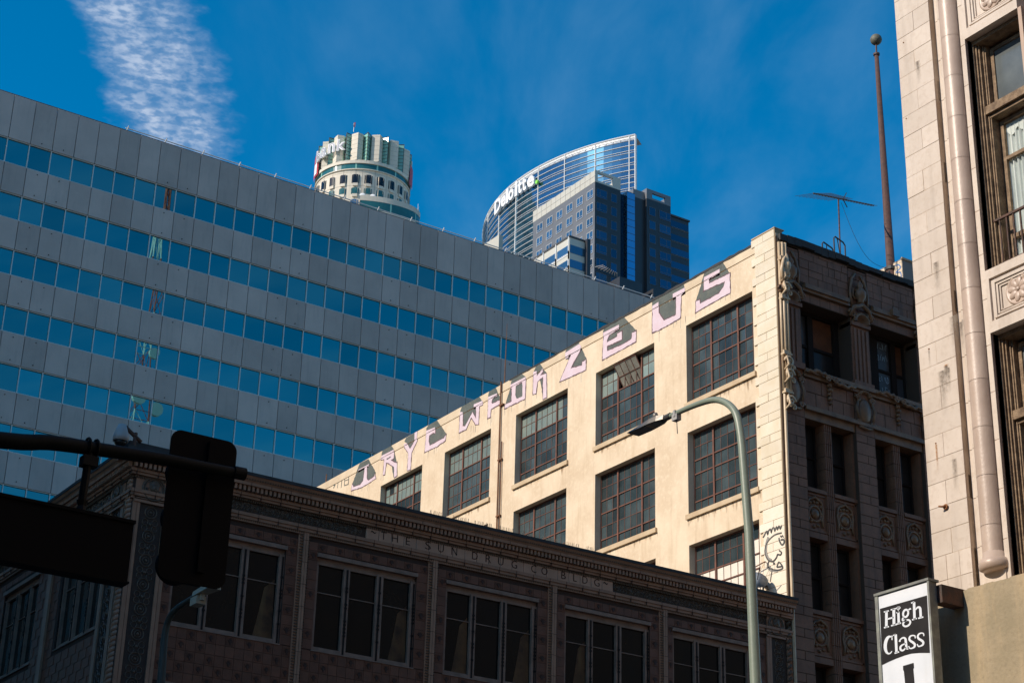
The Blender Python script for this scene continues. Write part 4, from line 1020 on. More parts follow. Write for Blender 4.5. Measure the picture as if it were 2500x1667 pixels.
# egg and dart rows, tile joints in the cyma
eg = MB()
def eggs(fr, u0, u1, z, d, pitch=.062, h=.06, wd=.034):
    u = u0
    while u < u1: eg.hexa([fr.p(u, z, d-.03), fr.p(u+wd, z, d-.03), fr.p(u+wd, z, d+.012), fr.p(u, z, d+.012), fr.p(u, z+h, d-.03), fr.p(u+wd, z+h, d-.03), fr.p(u+wd, z+h, d+.03), fr.p(u, z+h, d+.03)]); u += pitch
for fr, a, c in ((fd, XS0, XS1), (fl_, Y0, YS1)):
    eggs(fr, a, c, 16.90, .05); eggs(fr, a+1.05, c, 16.37, .02); eggs(fr, a-.3, c, 17.40, .335, .075, .07, .05)
eg.build('egg_moulding', 'relief_dark', drug, kind='stuff')
jn = MB()
for fr, a, c in ((fd, XS0, XS1), (fl_, Y0, YS1)):
    u = a
    while u < c: jn.fb(fr, u-.006, u+.006, 16.97, 17.118, .0, .163); jn.fb(fr, u-.006, u+.006, 16.43, 16.60, .0, .104); jn.fb(fr, u+.2, u+.212, 17.27, 17.355, .1, .303); u += .58
jn.build('tile_joint', 'tile_joint', drug, kind='stuff')
# carved frieze: interlaced rings and rosettes
fr_m = MB()
def frieze(fr, u0, u1, z0, z1, d, seed=1):
    r_ = random.Random(seed); N2 = fr.n; u = u0+.12; i = 0; zc_ = (z0+z1)/2; H = z1-z0
    while u < u1-.1:
        if i % 3 == 0:
            fr_m.torus(fr.p(u, zc_, d), N2, H*.30, .014, 14, 4); fr_m.torus(fr.p(u, zc_, d), N2, H*.19, .012, 12, 4); fr_m.dome(fr.p(u, zc_, d), N2, H*.09, .03, 7, 2); u += H*.58
        else:
            for sgn in (-1, 1):
                fr_m.torus(fr.p(u, zc_+sgn*H*.24, d), N2, H*.16, .012, 10, 4); fr_m.dome(fr.p(u, zc_+sgn*H*.24, d), N2, H*.06, .022, 6, 2)
            fr_m.torus(fr.p(u+H*.18, zc_+r_.uniform(-.02, .02), d), N2, H*.09, .010, 8, 4)
            u += H*.38
        i += 1
def vpanel(fr, u0, u1, z0, z1, d):
    N2 = fr.n; W = u1-u0; uc = (u0+u1)/2; z = z1-W*.35; i = 0
    while z > z0:
        if i % 2 == 0: fr_m.torus(fr.p(uc, z, d), N2, W*.26, .016, 14, 4); fr_m.torus(fr.p(uc, z, d), N2, W*.14, .012, 10, 4); fr_m.dome(fr.p(uc, z, d), N2, W*.07, .03, 6, 2); z -= W*.52
        else:
            for sgn in (-1, 1):
                fr_m.torus(fr.p(uc+sgn*W*.22, z+W*.09, d), N2, W*.13, .012, 10, 4); fr_m.torus(fr.p(uc+sgn*W*.22, z-W*.17, d), N2, W*.13, .012, 10, 4)
            fr_m.dome(fr.p(uc, z, d), N2, W*.08, .04, 6, 2); z -= W*.52
        i += 1
frieze(fd, 17.06, 22.70, 16.62, 16.95, .004); frieze(fd, 31.08, 36.95, 16.62, 16.95, .004, 2); frieze(fl_, Y0+1.42, YS1, 16.62, 16.95, .004, 3)
vpanel(fd, 16.24, 16.84, 8, 16.28, .0); vpanel(fd, 37.20, 37.72, 8, 16.28, .0); vpanel(fl_, Y0+.62, Y0+1.22, 9, 16.28, .0)
fr_m.build('carved_ornament', 'relief_dark', drug, kind='stuff')
for fr, a, c in ((fd, 16.2, 16.86), (fd, 37.14, 37.76), (fl_, Y0+.55, Y0+1.3)): b = MB(); b.fb(fr, a, c, 0, 16.36, -.03, -.008); b.build('panel_ground', 'relief_ground', drug)
# corner piers: rails, medallions, rope shaft
for fr, a, c in ((fd, XS0+.03, XS0+1.04), (fd, 36.96, XS1), (fl_, Y0+.46, Y0+1.46)):
    lw = .19
    for u0, u1 in ((a, a+.10), (a+.11, a+lw), (c-lw, c-.10), (c-.09, c)):
        b = MB(); b.fb(fr, u0, u1, 0, 16.36, -.02, .03); b.build('corner_rail', 'cream_tile', drug)
sq = MB()
for (fr, a, c) in ((fd, XS0+.03, XS0+1.04), (fd, 36.96, XS1-.26), (fl_, Y0+.46, Y0+1.46)):
    uc, zc_, H = (a+c)/2, 16.70, .80; N2 = fr.n
    q = MB(); q.fb(fr, a+.02, c-.02, 16.30, 17.03, -.02, .035); q.fb(fr, a+.0, c-.0, 16.28, 16.34, 0, .06); q.fb(fr, a+.06, c-.06, 16.38, 16.40, 0, .05); q.fb(fr, a+.06, c-.06, 16.98, 17.0, 0, .05)
    fo_ = q.build('corner_panel', 'cream_tile', drug)
    m2 = MB(); m2.torus(fr.p(uc, 16.68, .05), N2, .30, .028, 20, 6); m2.torus(fr.p(uc, 16.68, .045), N2, .245, .02, 18, 5)
    for t in range(9):
        th = rad(200+t*20-20); m2.dome(fr.p(uc+.18*math.cos(th), 16.68+.18*math.sin(th), .035), N2, .045, .03, 6, 2)
    # a face under a cap in low relief
    m2.dome(fr.p(uc+.02, 16.70, .035), N2, .12, .09, 10, 4); m2.dome(fr.p(uc+.02, 16.79, .035), N2, .14, .07, 10, 3)
    m2.dome(fr.p(uc+.02, 16.69, .11), N2, .022, .045, 6, 2); m2.dome(fr.p(uc-.02, 16.72, .10), N2, .018, .02, 6, 2); m2.dome(fr.p(uc+.06, 16.72, .10), N2, .018, .02, 6, 2); m2.dome(fr.p(uc+.02, 16.645, .10), N2, .03, .018, 6, 2)
    for sgn in (-1, 1): m2.tube([fr.p(uc+sgn*.12, 16.86, .05), fr.p(uc+sgn*.10, 16.70, .06), fr.p(uc+sgn*.03, 16.56, .06)], .02, 5)
    m2.build('medallion', 'relief_dark', fo_, smooth=True)
rope = MB(); cx, cy = XS0+.06, Y0+.20
for s_ in range(2):
    pts = []; n = 260
    for i in range(n): t = i/n; th = t*2*math.pi*34+s_*math.pi; pts.append((cx+.085*math.cos(th), cy+.085*math.sin(th), 8+t*8.95))
    rope.tube(pts, .075, 6, cap=False)
rope.build('rope_shaft', 'cream_tile', drug, smooth=True)
b = MB(); b.tube([(cx, cy, 0), (cx, cy, 17)], .10, 8); b.box(cx-.15, cx+.2, cy-.15, cy+.3, 16.95, 17.1); b.box(XS0+.02, XS0+.2, Y0+.0, Y0+.42, 0, 8); b.build('corner_core', 'cream_tile', drug)
rp = MB(); pts = []
for i in range(200): t = i/200; th = t*2*math.pi*40; pts.append((37.86+.05*math.cos(th), Y0-.03+.05*math.sin(th), 9+t*7.9))
rp.tube(pts, .045, 6, cap=False); rp.build('rope_shaft', 'relief_dark', drug, smooth=True)
# bay pilasters with notched edges
for pc in PIL:
    q = MB(); q.fb(fd, pc-.19, pc-.06, 0, 16.36, -.03, .0); q.fb(fd, pc-.055, pc+.01, 0, 16.50, -.03, .045); q.fb(fd, pc+.02, pc+.09, 0, 16.50, -.03, .045)
    po = q.build('bay_pilaster', 'cream_tile', drug)
    t = MB(); z = 9.0
    while z < 16.33:
        t.fb(fd, pc-.15, pc-.06, z, z+.028, .0, .035); t.fb(fd, pc+.09, pc+.135, z+.02, z+.048, -.02, .03); z += .077
    t.build('notch', 'relief_dark', po, kind='stuff')
    t = MB(); z = 9.0
    while z < 16.4: t.fb(fd, pc-.056, pc+.091, z, z+.012, 0, .048); z += .60
    t.build('joint', 'tile_joint', po)
# frieze lettering on small pale tiles
q = MB(); edges = [22.72+i*(31.04-22.72)/21 for i in range(22)]
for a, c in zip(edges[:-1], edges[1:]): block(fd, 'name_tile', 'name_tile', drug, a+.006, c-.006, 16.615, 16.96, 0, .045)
px_text = [('~', 1055, 470), ('T', 1130, 490), ('H', 1213, 515), ('E', 1308, 530), ('S', 1455, 560), ('U', 1550, 580), ('N', 1648, 602), ('D', 1798, 635), ('R', 1897, 655), ('U', 1988, 672), ('G', 2087, 697), ('C', 2230, 725), ('O', 2308, 742)]
us = [(ch, atY(560+x/3, 1145+y/3, Y0-.05).x) for ch, x, y in px_text]
us += [(ch, atY(1200+x/3, 1145+y/3, Y0-.05).x) for ch, x, y in (('B', 528, 768), ('L', 612, 790), ('D', 685, 805), ('G', 772, 825), ('~', 835, 838))]
for ch, uc in us:
    wd = {'~': .16, 'E': .13, 'L': .12, 'B': .15, 'O': .21, 'G': .19}.get(ch, .18); hh = .07 if ch == '~' else .215; z0 = 16.79 if ch == '~' else 16.68
    gm = glyph_mb(ch, lambda x, y, d: fd.p(uc-wd/2+x, z0+y, .048+d), offset=-.012, w=wd, h=hh, depth=.004)
    gm.build('inlaid_letter', 'letter_inlay', drug)
# windows: three lights, hood above, pale frames
def drug_window(fr, a, c, zb, zt, detail=True, open_light=None, reflections=()):
    gz0, gz1 = zb+.11, zt-.28; W = c-a; l = W/3.07
    Ls = [(a+.07, a+.07+.78*l), (a+1.03*l, a+1.86*l), (a+2.06*l, a+2.92*l)]
    f = MB()
    ed = [a]+[v for t in Ls for v in t]+[c]
    for e0, e1 in zip(ed[0::2], ed[1::2]): f.fb(fr, e0, e1, zb, gz1+.06, -.22, -.06)
    for t in Ls: f.fb(fr, t[0], t[1], zb, gz0, -.22, -.07); f.fb(fr, t[0], t[1], gz1, gz1+.06, -.22, -.08)
    f.fb(fr, a-.02, c+.02, gz1+.06, zt-.10, -.3, -.10); f.fb(fr, a-.02, c+.02, zt-.10, zt+.005, -.3, .035); f.fb(fr, a-.02, c+.02, zb-.03, zb, -.3, .01)
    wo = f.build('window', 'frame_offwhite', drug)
    if detail:
        h_ = MB()
        for (x0, x1) in ((Ls[0][1]+.07, Ls[0][1]+.12), (Ls[1][1]+.07, Ls[1][1]+.12), (Ls[2][1]+.08, Ls[2][1]+.12)):
            h_.fb(fr, x0, x1, zb+.02, gz1, -.07, -.045)
            z = zb+.5
            while z < gz1-.4: h_.fb(fr, x0-.01, x1+.01, z, z+.05, -.06, -.03); z += random.choice((.1, .1, .35))
        h_.build('hinge_strip', 'sash_dark', wo)
    for i, t in enumerate(Ls):
        g_ = MB(); g_.fb(fr, t[0], t[1], gz0, gz1, -.17, -.15); po = g_.build('pane', 'glass_night', wo)
        if detail: 
            g_ = MB(); g_.fb(fr, t[0], t[1], gz0+1.46*(gz1-gz0)/2.2-.012, gz0+1.46*(gz1-gz0)/2.2+.012, -.15, -.12); g_.build('glazing_bar', 'frame_offwhite', wo)
        if i in reflections:
            g_ = MB(); pts = [(t[0]+.02, gz0+.02)]
            uu_ = t[0]+(t[1]-t[0])*.35
            g_.flat([[(uu_, gz0), (t[1]-.02, gz0), (t[1]-.05, gz0+(gz1-gz0)*.72), (t[0]+(t[1]-t[0])*.62, gz0+(gz1-gz0)*.60), (t[0]+(t[1]-t[0])*.50, gz0+(gz1-gz0)*.3)]], lambda u, z: fr.p(u, z, -.145))
            g_.build('curtain', 'warm_reflection', wo)  # warm patch in front of the glass stands in for a reflection
    return wo
drug_window(fd, *bay_w[0], *floors[0], reflections=(2,))
for i in range(1, 5): drug_window(fd, *bay_w[i], *floors[0], reflections={1: (2,), 2: (0, 2), 3: (0,), 4: ()}[i])
for i in range(5): drug_window(fd, *bay_w[i], *floors[1], detail=False); drug_window(fd, *bay_w[i], *floors[2], detail=False)
for k in range(6):
    drug_window(fl_, *side_w[k], *floors[0], detail=k < 3)
    for kk in (1, 2): drug_window(fl_, *side_w[k], *floors[kk], detail=False)
for k in range(6):
    q = MB(); uc = side_w[k][1]+.90
    if uc < YS1-1: q.fb(fl_, uc-.14, uc+.14, 0, 16.36, -.03, .03); q.build('bay_pilaster', 'cream_tile', drug)
# pigeon spikes, roof clutter
sp = MB(); u = 24.3
while u < 30.2:
    if (u*1.7) % 1.3 < .95:
        for q in range(2): sp.tube([(u, Y0-.35+.04*q, 17.58), (u+random.uniform(-.04, .04), Y0-.37+.05*q, 17.58+.13)], .005, 3, cap=False)
    u += .055
sp.build('pigeon_spike', 'cream_sill', drug, kind='stuff')
cm_ = thing('security_camera', (XS0-.2, Y0-.3, ZC), 'white dome security camera hanging from a hooked pipe on the corner of the tiled building', 'security camera')
cp = lambda x, y: atY(x/5.8075, 1020+y/5.8075, Y0-.35)
b = MB(); b.tube([cp(2000, 345), cp(1920, 265), cp(1830, 180), cp(1785, 128), cp(1762, 122), cp(1735, 140), cp(1720, 175), cp(1716, 222)], .055, 8); b.build('arm', 'iron', cm_, smooth=True)
b = MB(); c0 = cp(1920, 265); b.tube([c0+Vector((0, 0, .1)), c0+Vector((-.02, 0, -.55))], .05, 6); b.lathe([(.12, 0), (.12, .05)], c0+Vector((-.02, 0, -.55)), (0, 0, 1), 8); b.build('bracket', 'iron', cm_)
c1_ = cp(1710, 320); b = MB(); b.lathe([(.20, -.02), (.205, .10), (.15, .28), (.10, .42), (.03, .45)], c1_, (0, 0, 1), 16); b.build('housing', 'white_plastic', cm_, smooth=True)
b = MB(); b.lathe([(.001, -.16), (.08, -.14), (.15, -.07), (.17, 0)], c1_+Vector((0, 0, -.02)), (0, 0, 1), 14); b.build('dome', 'window_black', cm_, smooth=True)
b = MB(); u0 = cp(1840, 350).x; b.fb(fd, u0, u0+1.1, 17.58, 17.72, -.3, .35); b.fb(fd, u0+1.1, u0+3.2, 17.58, 17.66, -.3, .25); b.build('raised_coping', 'tar', drug)
dsh = thing('satellite_dish', (36.6, Y0+1.0, ZC), 'grey satellite dish behind the lamp post on the tiled roof', 'satellite dish')
pc = atY(1848, 1417, Y0+.8)
b = MB(); b.lathe([(.001, -.10), (.16, -.07), (.30, -.02), (.36, .05)], pc, (-.35, -.75, .5), 16); b.build('dish', 'dish_blue', dsh, smooth=True)
b = MB(); b.tube([pc, (pc.x+.1, pc.y+.2, ZC-.7)], .035, 6); b.tube([pc, pc+Vector((-.2, -.4, .35))], .015, 5); b.build('support', 'dark_metal', dsh)
pc = atY(1864, 1424, Y0+1.0); b = MB(); b.lathe([(.001, -.06), (.2, -.02), (.26, .05)], pc, (.6, -.5, .4), 12); b.tube([pc, (pc.x, pc.y+.2, ZC-.7)], .03, 6)
tag(b.build('satellite_dish', 'dark_metal', loc=tuple(pc)), 'dark tilted dish right beside the grey satellite dish on the tiled roof', 'satellite dish')
b = MB(); a_, c_ = atX(1868, 1370, X1-.25), atX(1835, 1388, X1-.25); b.tube([atX(1868, 1370, X1), a_, c_], .02, 5); b.tube([a_, atX(1848, 1410, X1-.25)], .006, 4, cap=False); b.tube([a_, atX(1862, 1405, X1-.25)], .006, 4, cap=False)
tag(b.build('cable_bracket', 'rust_pipe', loc=tuple(a_)), 'small rusty bracket with hanging wires on the whitewashed wall', 'bracket')

# =================================================================== PALE STONE TOWER ON THE RIGHT
XT = 16.7; kT = XT/20.0
ft = FR((XT, 0, 0), (0, 1, 0), (-1, 0, 0))
UE, UP = 18.78*kT, 18.01*kT       # far corner, inner edge of the corner pier
ST = 5.287*kT                      # storey
zl0 = 16.865*kT+CAMZ               # lintel of the upper visible window
tower = thing('stone_tower', (XT+8, 8, 0), 'pale stone building with round half columns and weathered wooden windows at the right edge', 'building')
bayT = 14.51-13.60+2*.50+.30+.20
UW1, UW0 = 17.375*kT, 16.25*kT     # opening: high y (left in view), low y
PB = .08
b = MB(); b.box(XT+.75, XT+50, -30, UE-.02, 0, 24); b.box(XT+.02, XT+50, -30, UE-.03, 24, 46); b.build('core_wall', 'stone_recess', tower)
# corner pier blocks
zz0 = 17.542*kT+CAMZ; hc = .3208
npc = 0
b = MB(); b.box(XT+.004-PB, XT+.8, UP+.003, UE-.003, 0, 24); b.build('pier_core', 'stone_joint', tower)
i = -20
while True:
    z1_ = zz0-i*hc; z0_ = z1_-hc
    if z0_ < 7.6: break
    if z1_ < 24:
        cuts = [UP, UE] if i % 2 == 0 else [UP, UP+(UE-UP)*(.50+.03*math.sin(i)), UE]
        if z0_ < 8.35: cuts = [UP, UP+.2, UP+.42, UE]
        for a, c in zip(cuts[:-1], cuts[1:]): block(ft, 'stone', 'stone', tower, a+.003, c-.003, z0_+.003, z1_-.003, -.3, PB+random.uniform(-.002, .003))
    i += 1
# plinth strips beside the column, drums of the half column
def t_strip(u0, u1, d, name='strip_stone', m='stone'):
    z1_ = zz0+hc*18
    while z1_ > 8.0: block(ft, name, m, tower, u0, u1, z1_-2*hc+.003, z1_-.003, -.3, d); z1_ -= 2*hc
for rep in range(3):
    sh = -rep*(UW1-UW0+.46+.30-.0)   # next bays toward the camera side (out of frame)
    if rep == 0: t_strip(17.835*kT, 17.925*kT, .0); t_strip(UP-.075, UP-.0, -.02) 
    # strip between column and opening
    uc = 17.655*kT+sh; rc = .143
    t_strip(UW1+sh, uc-rc-.012, .0)
    if rep: t_strip(uc+rc+.012, uc+rc+.10, .0)
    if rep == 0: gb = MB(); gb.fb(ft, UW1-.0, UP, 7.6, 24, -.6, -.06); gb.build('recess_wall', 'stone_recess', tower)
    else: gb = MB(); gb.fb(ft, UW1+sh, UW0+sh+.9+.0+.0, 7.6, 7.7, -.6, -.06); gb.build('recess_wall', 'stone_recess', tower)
    z1_ = zz0+hc*18.6
    while z1_ > 8.45:
        z0_ = max(z1_-2*hc, 8.40); q = MB()
        q.lathe([(rc, .003), (rc, z1_-z0_-.004)], ft.p(uc, z0_, -.0), (0, 0, 1), 28, cap=False)
        q.build('column_drum', 'stone_column', tower, smooth=True); z1_ -= 2*hc
    q = MB(); q.lathe([(rc-.004, 8.3), (rc-.004, 24)], ft.p(uc, 0, 0), (0, 0, 1), 16, cap=False); q.build('column_core', 'stone_recess', tower, smooth=True)
    q = MB(); q.lathe([(.15, 8.17), (.20, 8.20), (.205, 8.26), (.19, 8.31), (rc+.01, 8.33), (rc, 8.41)], ft.p(uc, 0, 0), (0, 0, 1), 22); q.build('column_base', 'stone_column', tower, smooth=True)
    q = MB(); q.fb(ft, uc-.17, uc+.17, 7.4, 8.17, -.4, .02); q.build('column_plinth', 'stone', tower)
# window bays
def T(px_, py_, dep): return atX(px_, py_, XT+dep)
def tower_bay(u0, u1, zl, zs, near):
    W = u1-u0
    # opening jambs and lintel soffit are the returns of these blocks
    j = MB(); j.fb(ft, u1-.0, u1+.06, zs, zl, -.75, -.004); j.fb(ft, u0-.06, u0, zs, zl, -.75, -.004); j.build('jamb', 'stone_recess', tower)
    f = MB()
    for (t, w0) in ((.13, .022), (.16, .05), (.19, .075), (.24, .10)):   # stepped wooden mouldings
        f.fb(ft, u1-w0, u1-w0+.018, zs, zl-.06, -t-.05, -t); f.fb(ft, u0+w0-.018, u0+w0, zs, zl-.06, -t-.05, -t)
    f.fb(ft, u0, u1, zl-.06, zl, -.7, -.13)
    f.fb(ft, u1-.12, u1, zs, zl, -.8, -.26); f.fb(ft, u0, u0+.12, zs, zl, -.8, -.26)
    zt_ = zl-1.06
    f.fb(ft, u0, u1, zt_-.10, zt_+.02, -.7, -.20); f.fb(ft, u0, u1, zt_-.15, zt_-.10, -.7, -.25)
    wo = f.build('window', 'old_wood', tower)
    def sash(a, c, z0, z1, t, fw, m, nm='sash', bars=()):
        s = MB(); s.fb(ft, a, a+fw, z0, z1, -t-.05, -t); s.fb(ft, c-fw, c, z0, z1, -t-.05, -t); s.fb(ft, a+fw, c-fw, z0, z0+fw, -t-.05, -t); s.fb(ft, a+fw, c-fw, z1-fw, z1, -t-.05, -t)
        for zb_ in bars: s.fb(ft, a+fw, c-fw, zb_-.025, zb_+.025, -t-.045, -t-.005)
        s.build(nm, 'old_wood', wo); g_ = MB(); g_.fb(ft, a+fw, c-fw, z0+fw, z1-fw, -t-.03, -t-.022); g_.build('pane', m, wo)
    a, c = u0+.13, u1-.13
    sash(a, c, zt_+.03, zl-.10, .34, .055, 'tower_glass', 'transom_light')
    zm = zs+.92
    if near:
        # upper sash with a mid bar, open glass showing net curtains
        s = MB(); t = .40; fw = .06; z1 = zt_-.16; z0 = zs+.02
        s.fb(ft, a, a+fw, z0, z1, -t-.05, -t); s.fb(ft, c-fw, c, z0, z1, -t-.05, -t); s.fb(ft, a+fw, c-fw, z1-fw, z1, -t-.05, -t); s.fb(ft, a+fw, c-fw, z0, z0+fw, -t-.05, -t)
        s.fb(ft, a+fw, c-fw, z1-.62, z1-.57, -t-.05, -t); s.fb(ft, a+fw, c-fw, zs+.52, zs+.58, -t-.05, -t+.01); s.build('sash', 'old_wood', wo)
        n = 44; q = MB()
        for i in range(n):
            ua, ub = a+fw+(c-a-2*fw)*i/n, a+fw+(c-a-2*fw)*(i+1)/n; da, db = -.47-.025*math.sin(i*1.1), -.47-.025*math.sin((i+1)*1.1)
            if i in (21, 22, 23): 
                zlo = z1-.9-(.06 if i == 22 else 0)
                q.poly([ft.p(ua, zlo, da), ft.p(ub, zlo, db), ft.p(ub, z1, db), ft.p(ua, z1, da)]); continue
            q.poly([ft.p(ua, z0+.25*(i/n), da), ft.p(ub, z0+.25*((i+1)/n), db), ft.p(ub, z1, db), ft.p(ua, z1, da)])
        q.build('curtain', 'curtain', wo, smooth=True)
        q = MB()
        for i in range(20):
            ua, ub = a+fw+(c-a-2*fw)*i/20, a+fw+(c-a-2*fw)*(i+1)/20
            za, zb_ = z1-.16-.10*abs(math.sin(i/20*math.pi*3)), z1-.16-.10*abs(math.sin((i+1)/20*math.pi*3))
            q.poly([ft.p(ua, za, -.455), ft.p(ub, zb_, -.455), ft.p(ub, z1, -.455), ft.p(ua, z1, -.455)])
        q.build('valance', 'curtain', wo)
        q = MB(); q.tube([ft.p((a+c)/2-.02, zs+.62, -.44), ft.p((a+c)/2, zs+.78, -.43), ft.p((a+c)/2-.04, zs+.98, -.45)], [.02, .04, .015], 7); q.build('cloth', 'yellow_cloth', wo, smooth=True)
        q = MB(); zr_ = zs+.76
        q.fb(ft, u0+.02, u1-.06, zr_-.015, zr_+.015, -.22, -.18); q.fb(ft, u0+.02, u1-.06, zs+.10, zs+.13, -.22, -.19)
        u = u0+.10
        while u < u1-.08: q.fb(ft, u-.009, u+.009, zs+.02, zr_, -.21, -.19); u += .115
        q.build('guard_rail', 'iron', wo)
    else:
        sash(a, c, zs+.02, zt_-.16, .40, .065, 'tower_glass', 'sash', bars=(zs+1.3,))
    q = MB(); q.fb(ft, u0-.0, u1+.0, zs-3.0 if False else zs+0, zl, -.78, -.72); q.build('room_dark', 'interior_dark', wo)
def tower_panel(u0, u1, z0, z1):
    """spandrel with stepped mouldings and a rosette"""
    q = MB(); q.fb(ft, u0, u1, z0, z0+.15, -.6, .0); q.fb(ft, u0, u1, z1-.13, z1, -.6, .0); q.fb(ft, u1-.05, u1, z0+.15, z1-.13, -.6, .0); q.fb(ft, u0, u0+.05, z0+.15, z1-.13, -.6, .0)
    for k, (e, d) in enumerate(((.05, -.035), (.085, -.012), (.135, -.03), (.175, -.045))):
        w_ = (.03, .045, .03, .02)[k]
        a, c, lo, hi = u0+e, u1-e, z0+.10+e, z1-.08-e
        q.fb(ft, a, a+w_, lo, hi, -.6, d); q.fb(ft, c-w_, c, lo, hi, -.6, d); q.fb(ft, a+w_, c-w_, hi-w_, hi, -.6, d)
        q.fb(ft, a+w_, c-w_, lo, lo+w_*.6, -.6, d-.005)
    q.fb(ft, u0+.2, u1-.2, z0+.25, z1-.25, -.6, -.065)
    q.fb(ft, u0+.05, u1-.05, z0+.15, z1-.13, -.6, -.068)
    po = q.build('spandrel_panel', 'stone', tower)
    r = MB(); uc, zc_ = (u0+u1)/2-.01, (z0+z1)/2+.02; N2 = ft.n
    r.lathe([(.205, 0), (.21, .02), (.19, .035), (.175, .02), (.001, .012)], ft.p(uc, zc_, -.066), N2, 26)
    for k in range(8):
        th = k*math.pi/4+.2; c_ = Vector(ft.p(uc+.10*math.cos(th), zc_+.10*math.sin(th), -.045)); base = len(r.v)
        r.dome(c_, N2, .05, .022, 9, 3)
        ax_ = Vector((0, math.cos(th), math.sin(th)))
        for j in range(base, len(r.v)): v = Vector(r.v[j])-c_; v = v+ax_*v.dot(ax_)*.55; r.v[j] = tuple(c_+v)
    r.dome(ft.p(uc, zc_, -.045), N2, .035, .03, 10, 3); r.torus(ft.p(uc, zc_, -.045), N2, .048, .008, 14, 5)
    r.build('rosette', 'stone_column', po, smooth=True)
for rep in range(2):
    sh = -rep*(UW1-UW0+.76)
    for k in range(-1, 3):
        zl = zl0-ST*(k-1) if False else zl0-ST*k
        zs_ = zl-(16.865-12.63)*kT
        if zl > 23: continue
        zs2 = max(zs_, 7.9)
        tower_bay(UW0+sh, UW1+sh, zl, zs2, rep == 0 and k == 0)
        if zs_ > 8.2: tower_panel(UW0+sh, UW1+sh, zl-ST, zs_)
q = MB(); q.lathe([(.001, 0), (.03, 0), (.03, .02), (.001, .02)], ft.p(18.43*kT, 9.047*kT+CAMZ, PB), ft.n, 12); hk = Vector(ft.p(18.43*kT, 9.047*kT+CAMZ, PB+.02))
q.torus(hk, ft.n, .028, .012, 12, 5); q.tube([hk, hk+Vector((-.04, .02, .0)), hk+Vector((-.06, .06, .01))], .012, 6); q.build('anchor_hook', 'rust', tower, smooth=True)
def drip_mat(name, colr, amt):
    m = bpy.data.materials.new(name); m.use_nodes = True; t = m.node_tree; nn = t.nodes.new; ll = t.links.new; bs = t.nodes['Principled BSDF']; MATS[name] = m
    bs.inputs['Roughness'].default_value = .8; bs.inputs['Base Color'].default_value = (*colr, 1)
    tc_ = nn('ShaderNodeTexCoord'); sp_ = nn('ShaderNodeSeparateXYZ'); ll(tc_.outputs['Generated'], sp_.inputs[0])
    def M_(op, a, b_, c_=None):
        n = nn('ShaderNodeMath'); n.operation = op; n.use_clamp = op == 'MULTIPLY'
        for i, v in enumerate((a, b_, c_)):
            if v is None: continue
            if isinstance(v, (int, float)): n.inputs[i].default_value = v
            else: ll(v, n.inputs[i])
        return n.outputs[0]
    side_ = M_('SUBTRACT', 1.0, M_('MULTIPLY', M_('ABSOLUTE', M_('SUBTRACT', sp_.outputs[1], .5), 0), 2.0))
    g_ = nn('ShaderNodeNewGeometry'); n_ = nn('ShaderNodeTexNoise'); n_.inputs['Scale'].default_value = 22; ll(g_.outputs['Position'], n_.inputs['Vector'])
    a_ = M_('MULTIPLY', M_('MULTIPLY', side_, M_('POWER', sp_.outputs[2], 1.3)), M_('MULTIPLY_ADD', n_.outputs[0], 1.6, -.2)); ll(M_('MULTIPLY', a_, amt), bs.inputs['Alpha'])
drip_mat('rust_drip', (.42, .19, .05), 1.6); drip_mat('grey_drip', (.22, .18, .14), 1.1)
for (x_, y_, w0, hh, mm) in ((2286, 1085, .022, .42, 'rust_drip'), (2268, 856, .02, .25, 'grey_drip'), (2310, 893, .045, .45, 'grey_drip'), (2316, 897, .03, .40, 'grey_drip'), (2310, 890, .05, .05, 'rust_drip'), (2300, 905, .08, .7, 'grey_drip'), (2330, 770, .10, .6, 'grey_drip'), (2240, 150, .05, .4, 'grey_drip'), (2285, 640, .06, .5, 'grey_drip'), (2330, 1120, .05, .5, 'grey_drip')):
    p = atX(x_, y_, XT-PB); q = MB(); q.flat([[(p.y-w0, p.z), (p.y+w0, p.z), (p.y+w0, p.z-hh), (p.y-w0, p.z-hh)]], lambda u, z: ft.p(u, z, PB+.006)); q.build('stain', mm, tower)
for (x_, y_) in ((2285, 1082), (2268, 852), (2206, 105), (2213, 290)):
    p = atX(x_, y_, XT-PB); q = MB(); q.dome(ft.p(p.y, p.z, PB), ft.n, .013, .012, 8, 2); q.build('bolt', 'rust', tower)
# tan stucco fascia round the foot of the tower
P1 = atX(2282, 1461, XT-.42); dd = ray(2500, 1401); dd = dd*((P1.z-CAMZ)/dd[2]); P2 = Vector((dd[0], dd[1], P1.z)); dv = (P2-P1).normalized(); nv = Vector((dv.y, -dv.x, 0)); 
if nv.x > 0: nv = -nv
ffa = FR((P1.x, P1.y, 0), tuple(dv), tuple(nv))
q = MB(); q.fb(ffa, -.02, 5.2, 0, P1.z, -.9, 0); n = 40
for i in range(n): a = i*5.2/n; q.fb(ffa, a, a+5.2/n, P1.z, P1.z+random.uniform(.004, .018), -.9, .0)
q.build('shop_fascia', 'tan_stucco', tower)
q = MB(); q.box(XT-.2, XT+2, -8, P1.y-5, 0, P1.z-.02); q.build('shop_fascia', 'tan_stucco', tower)

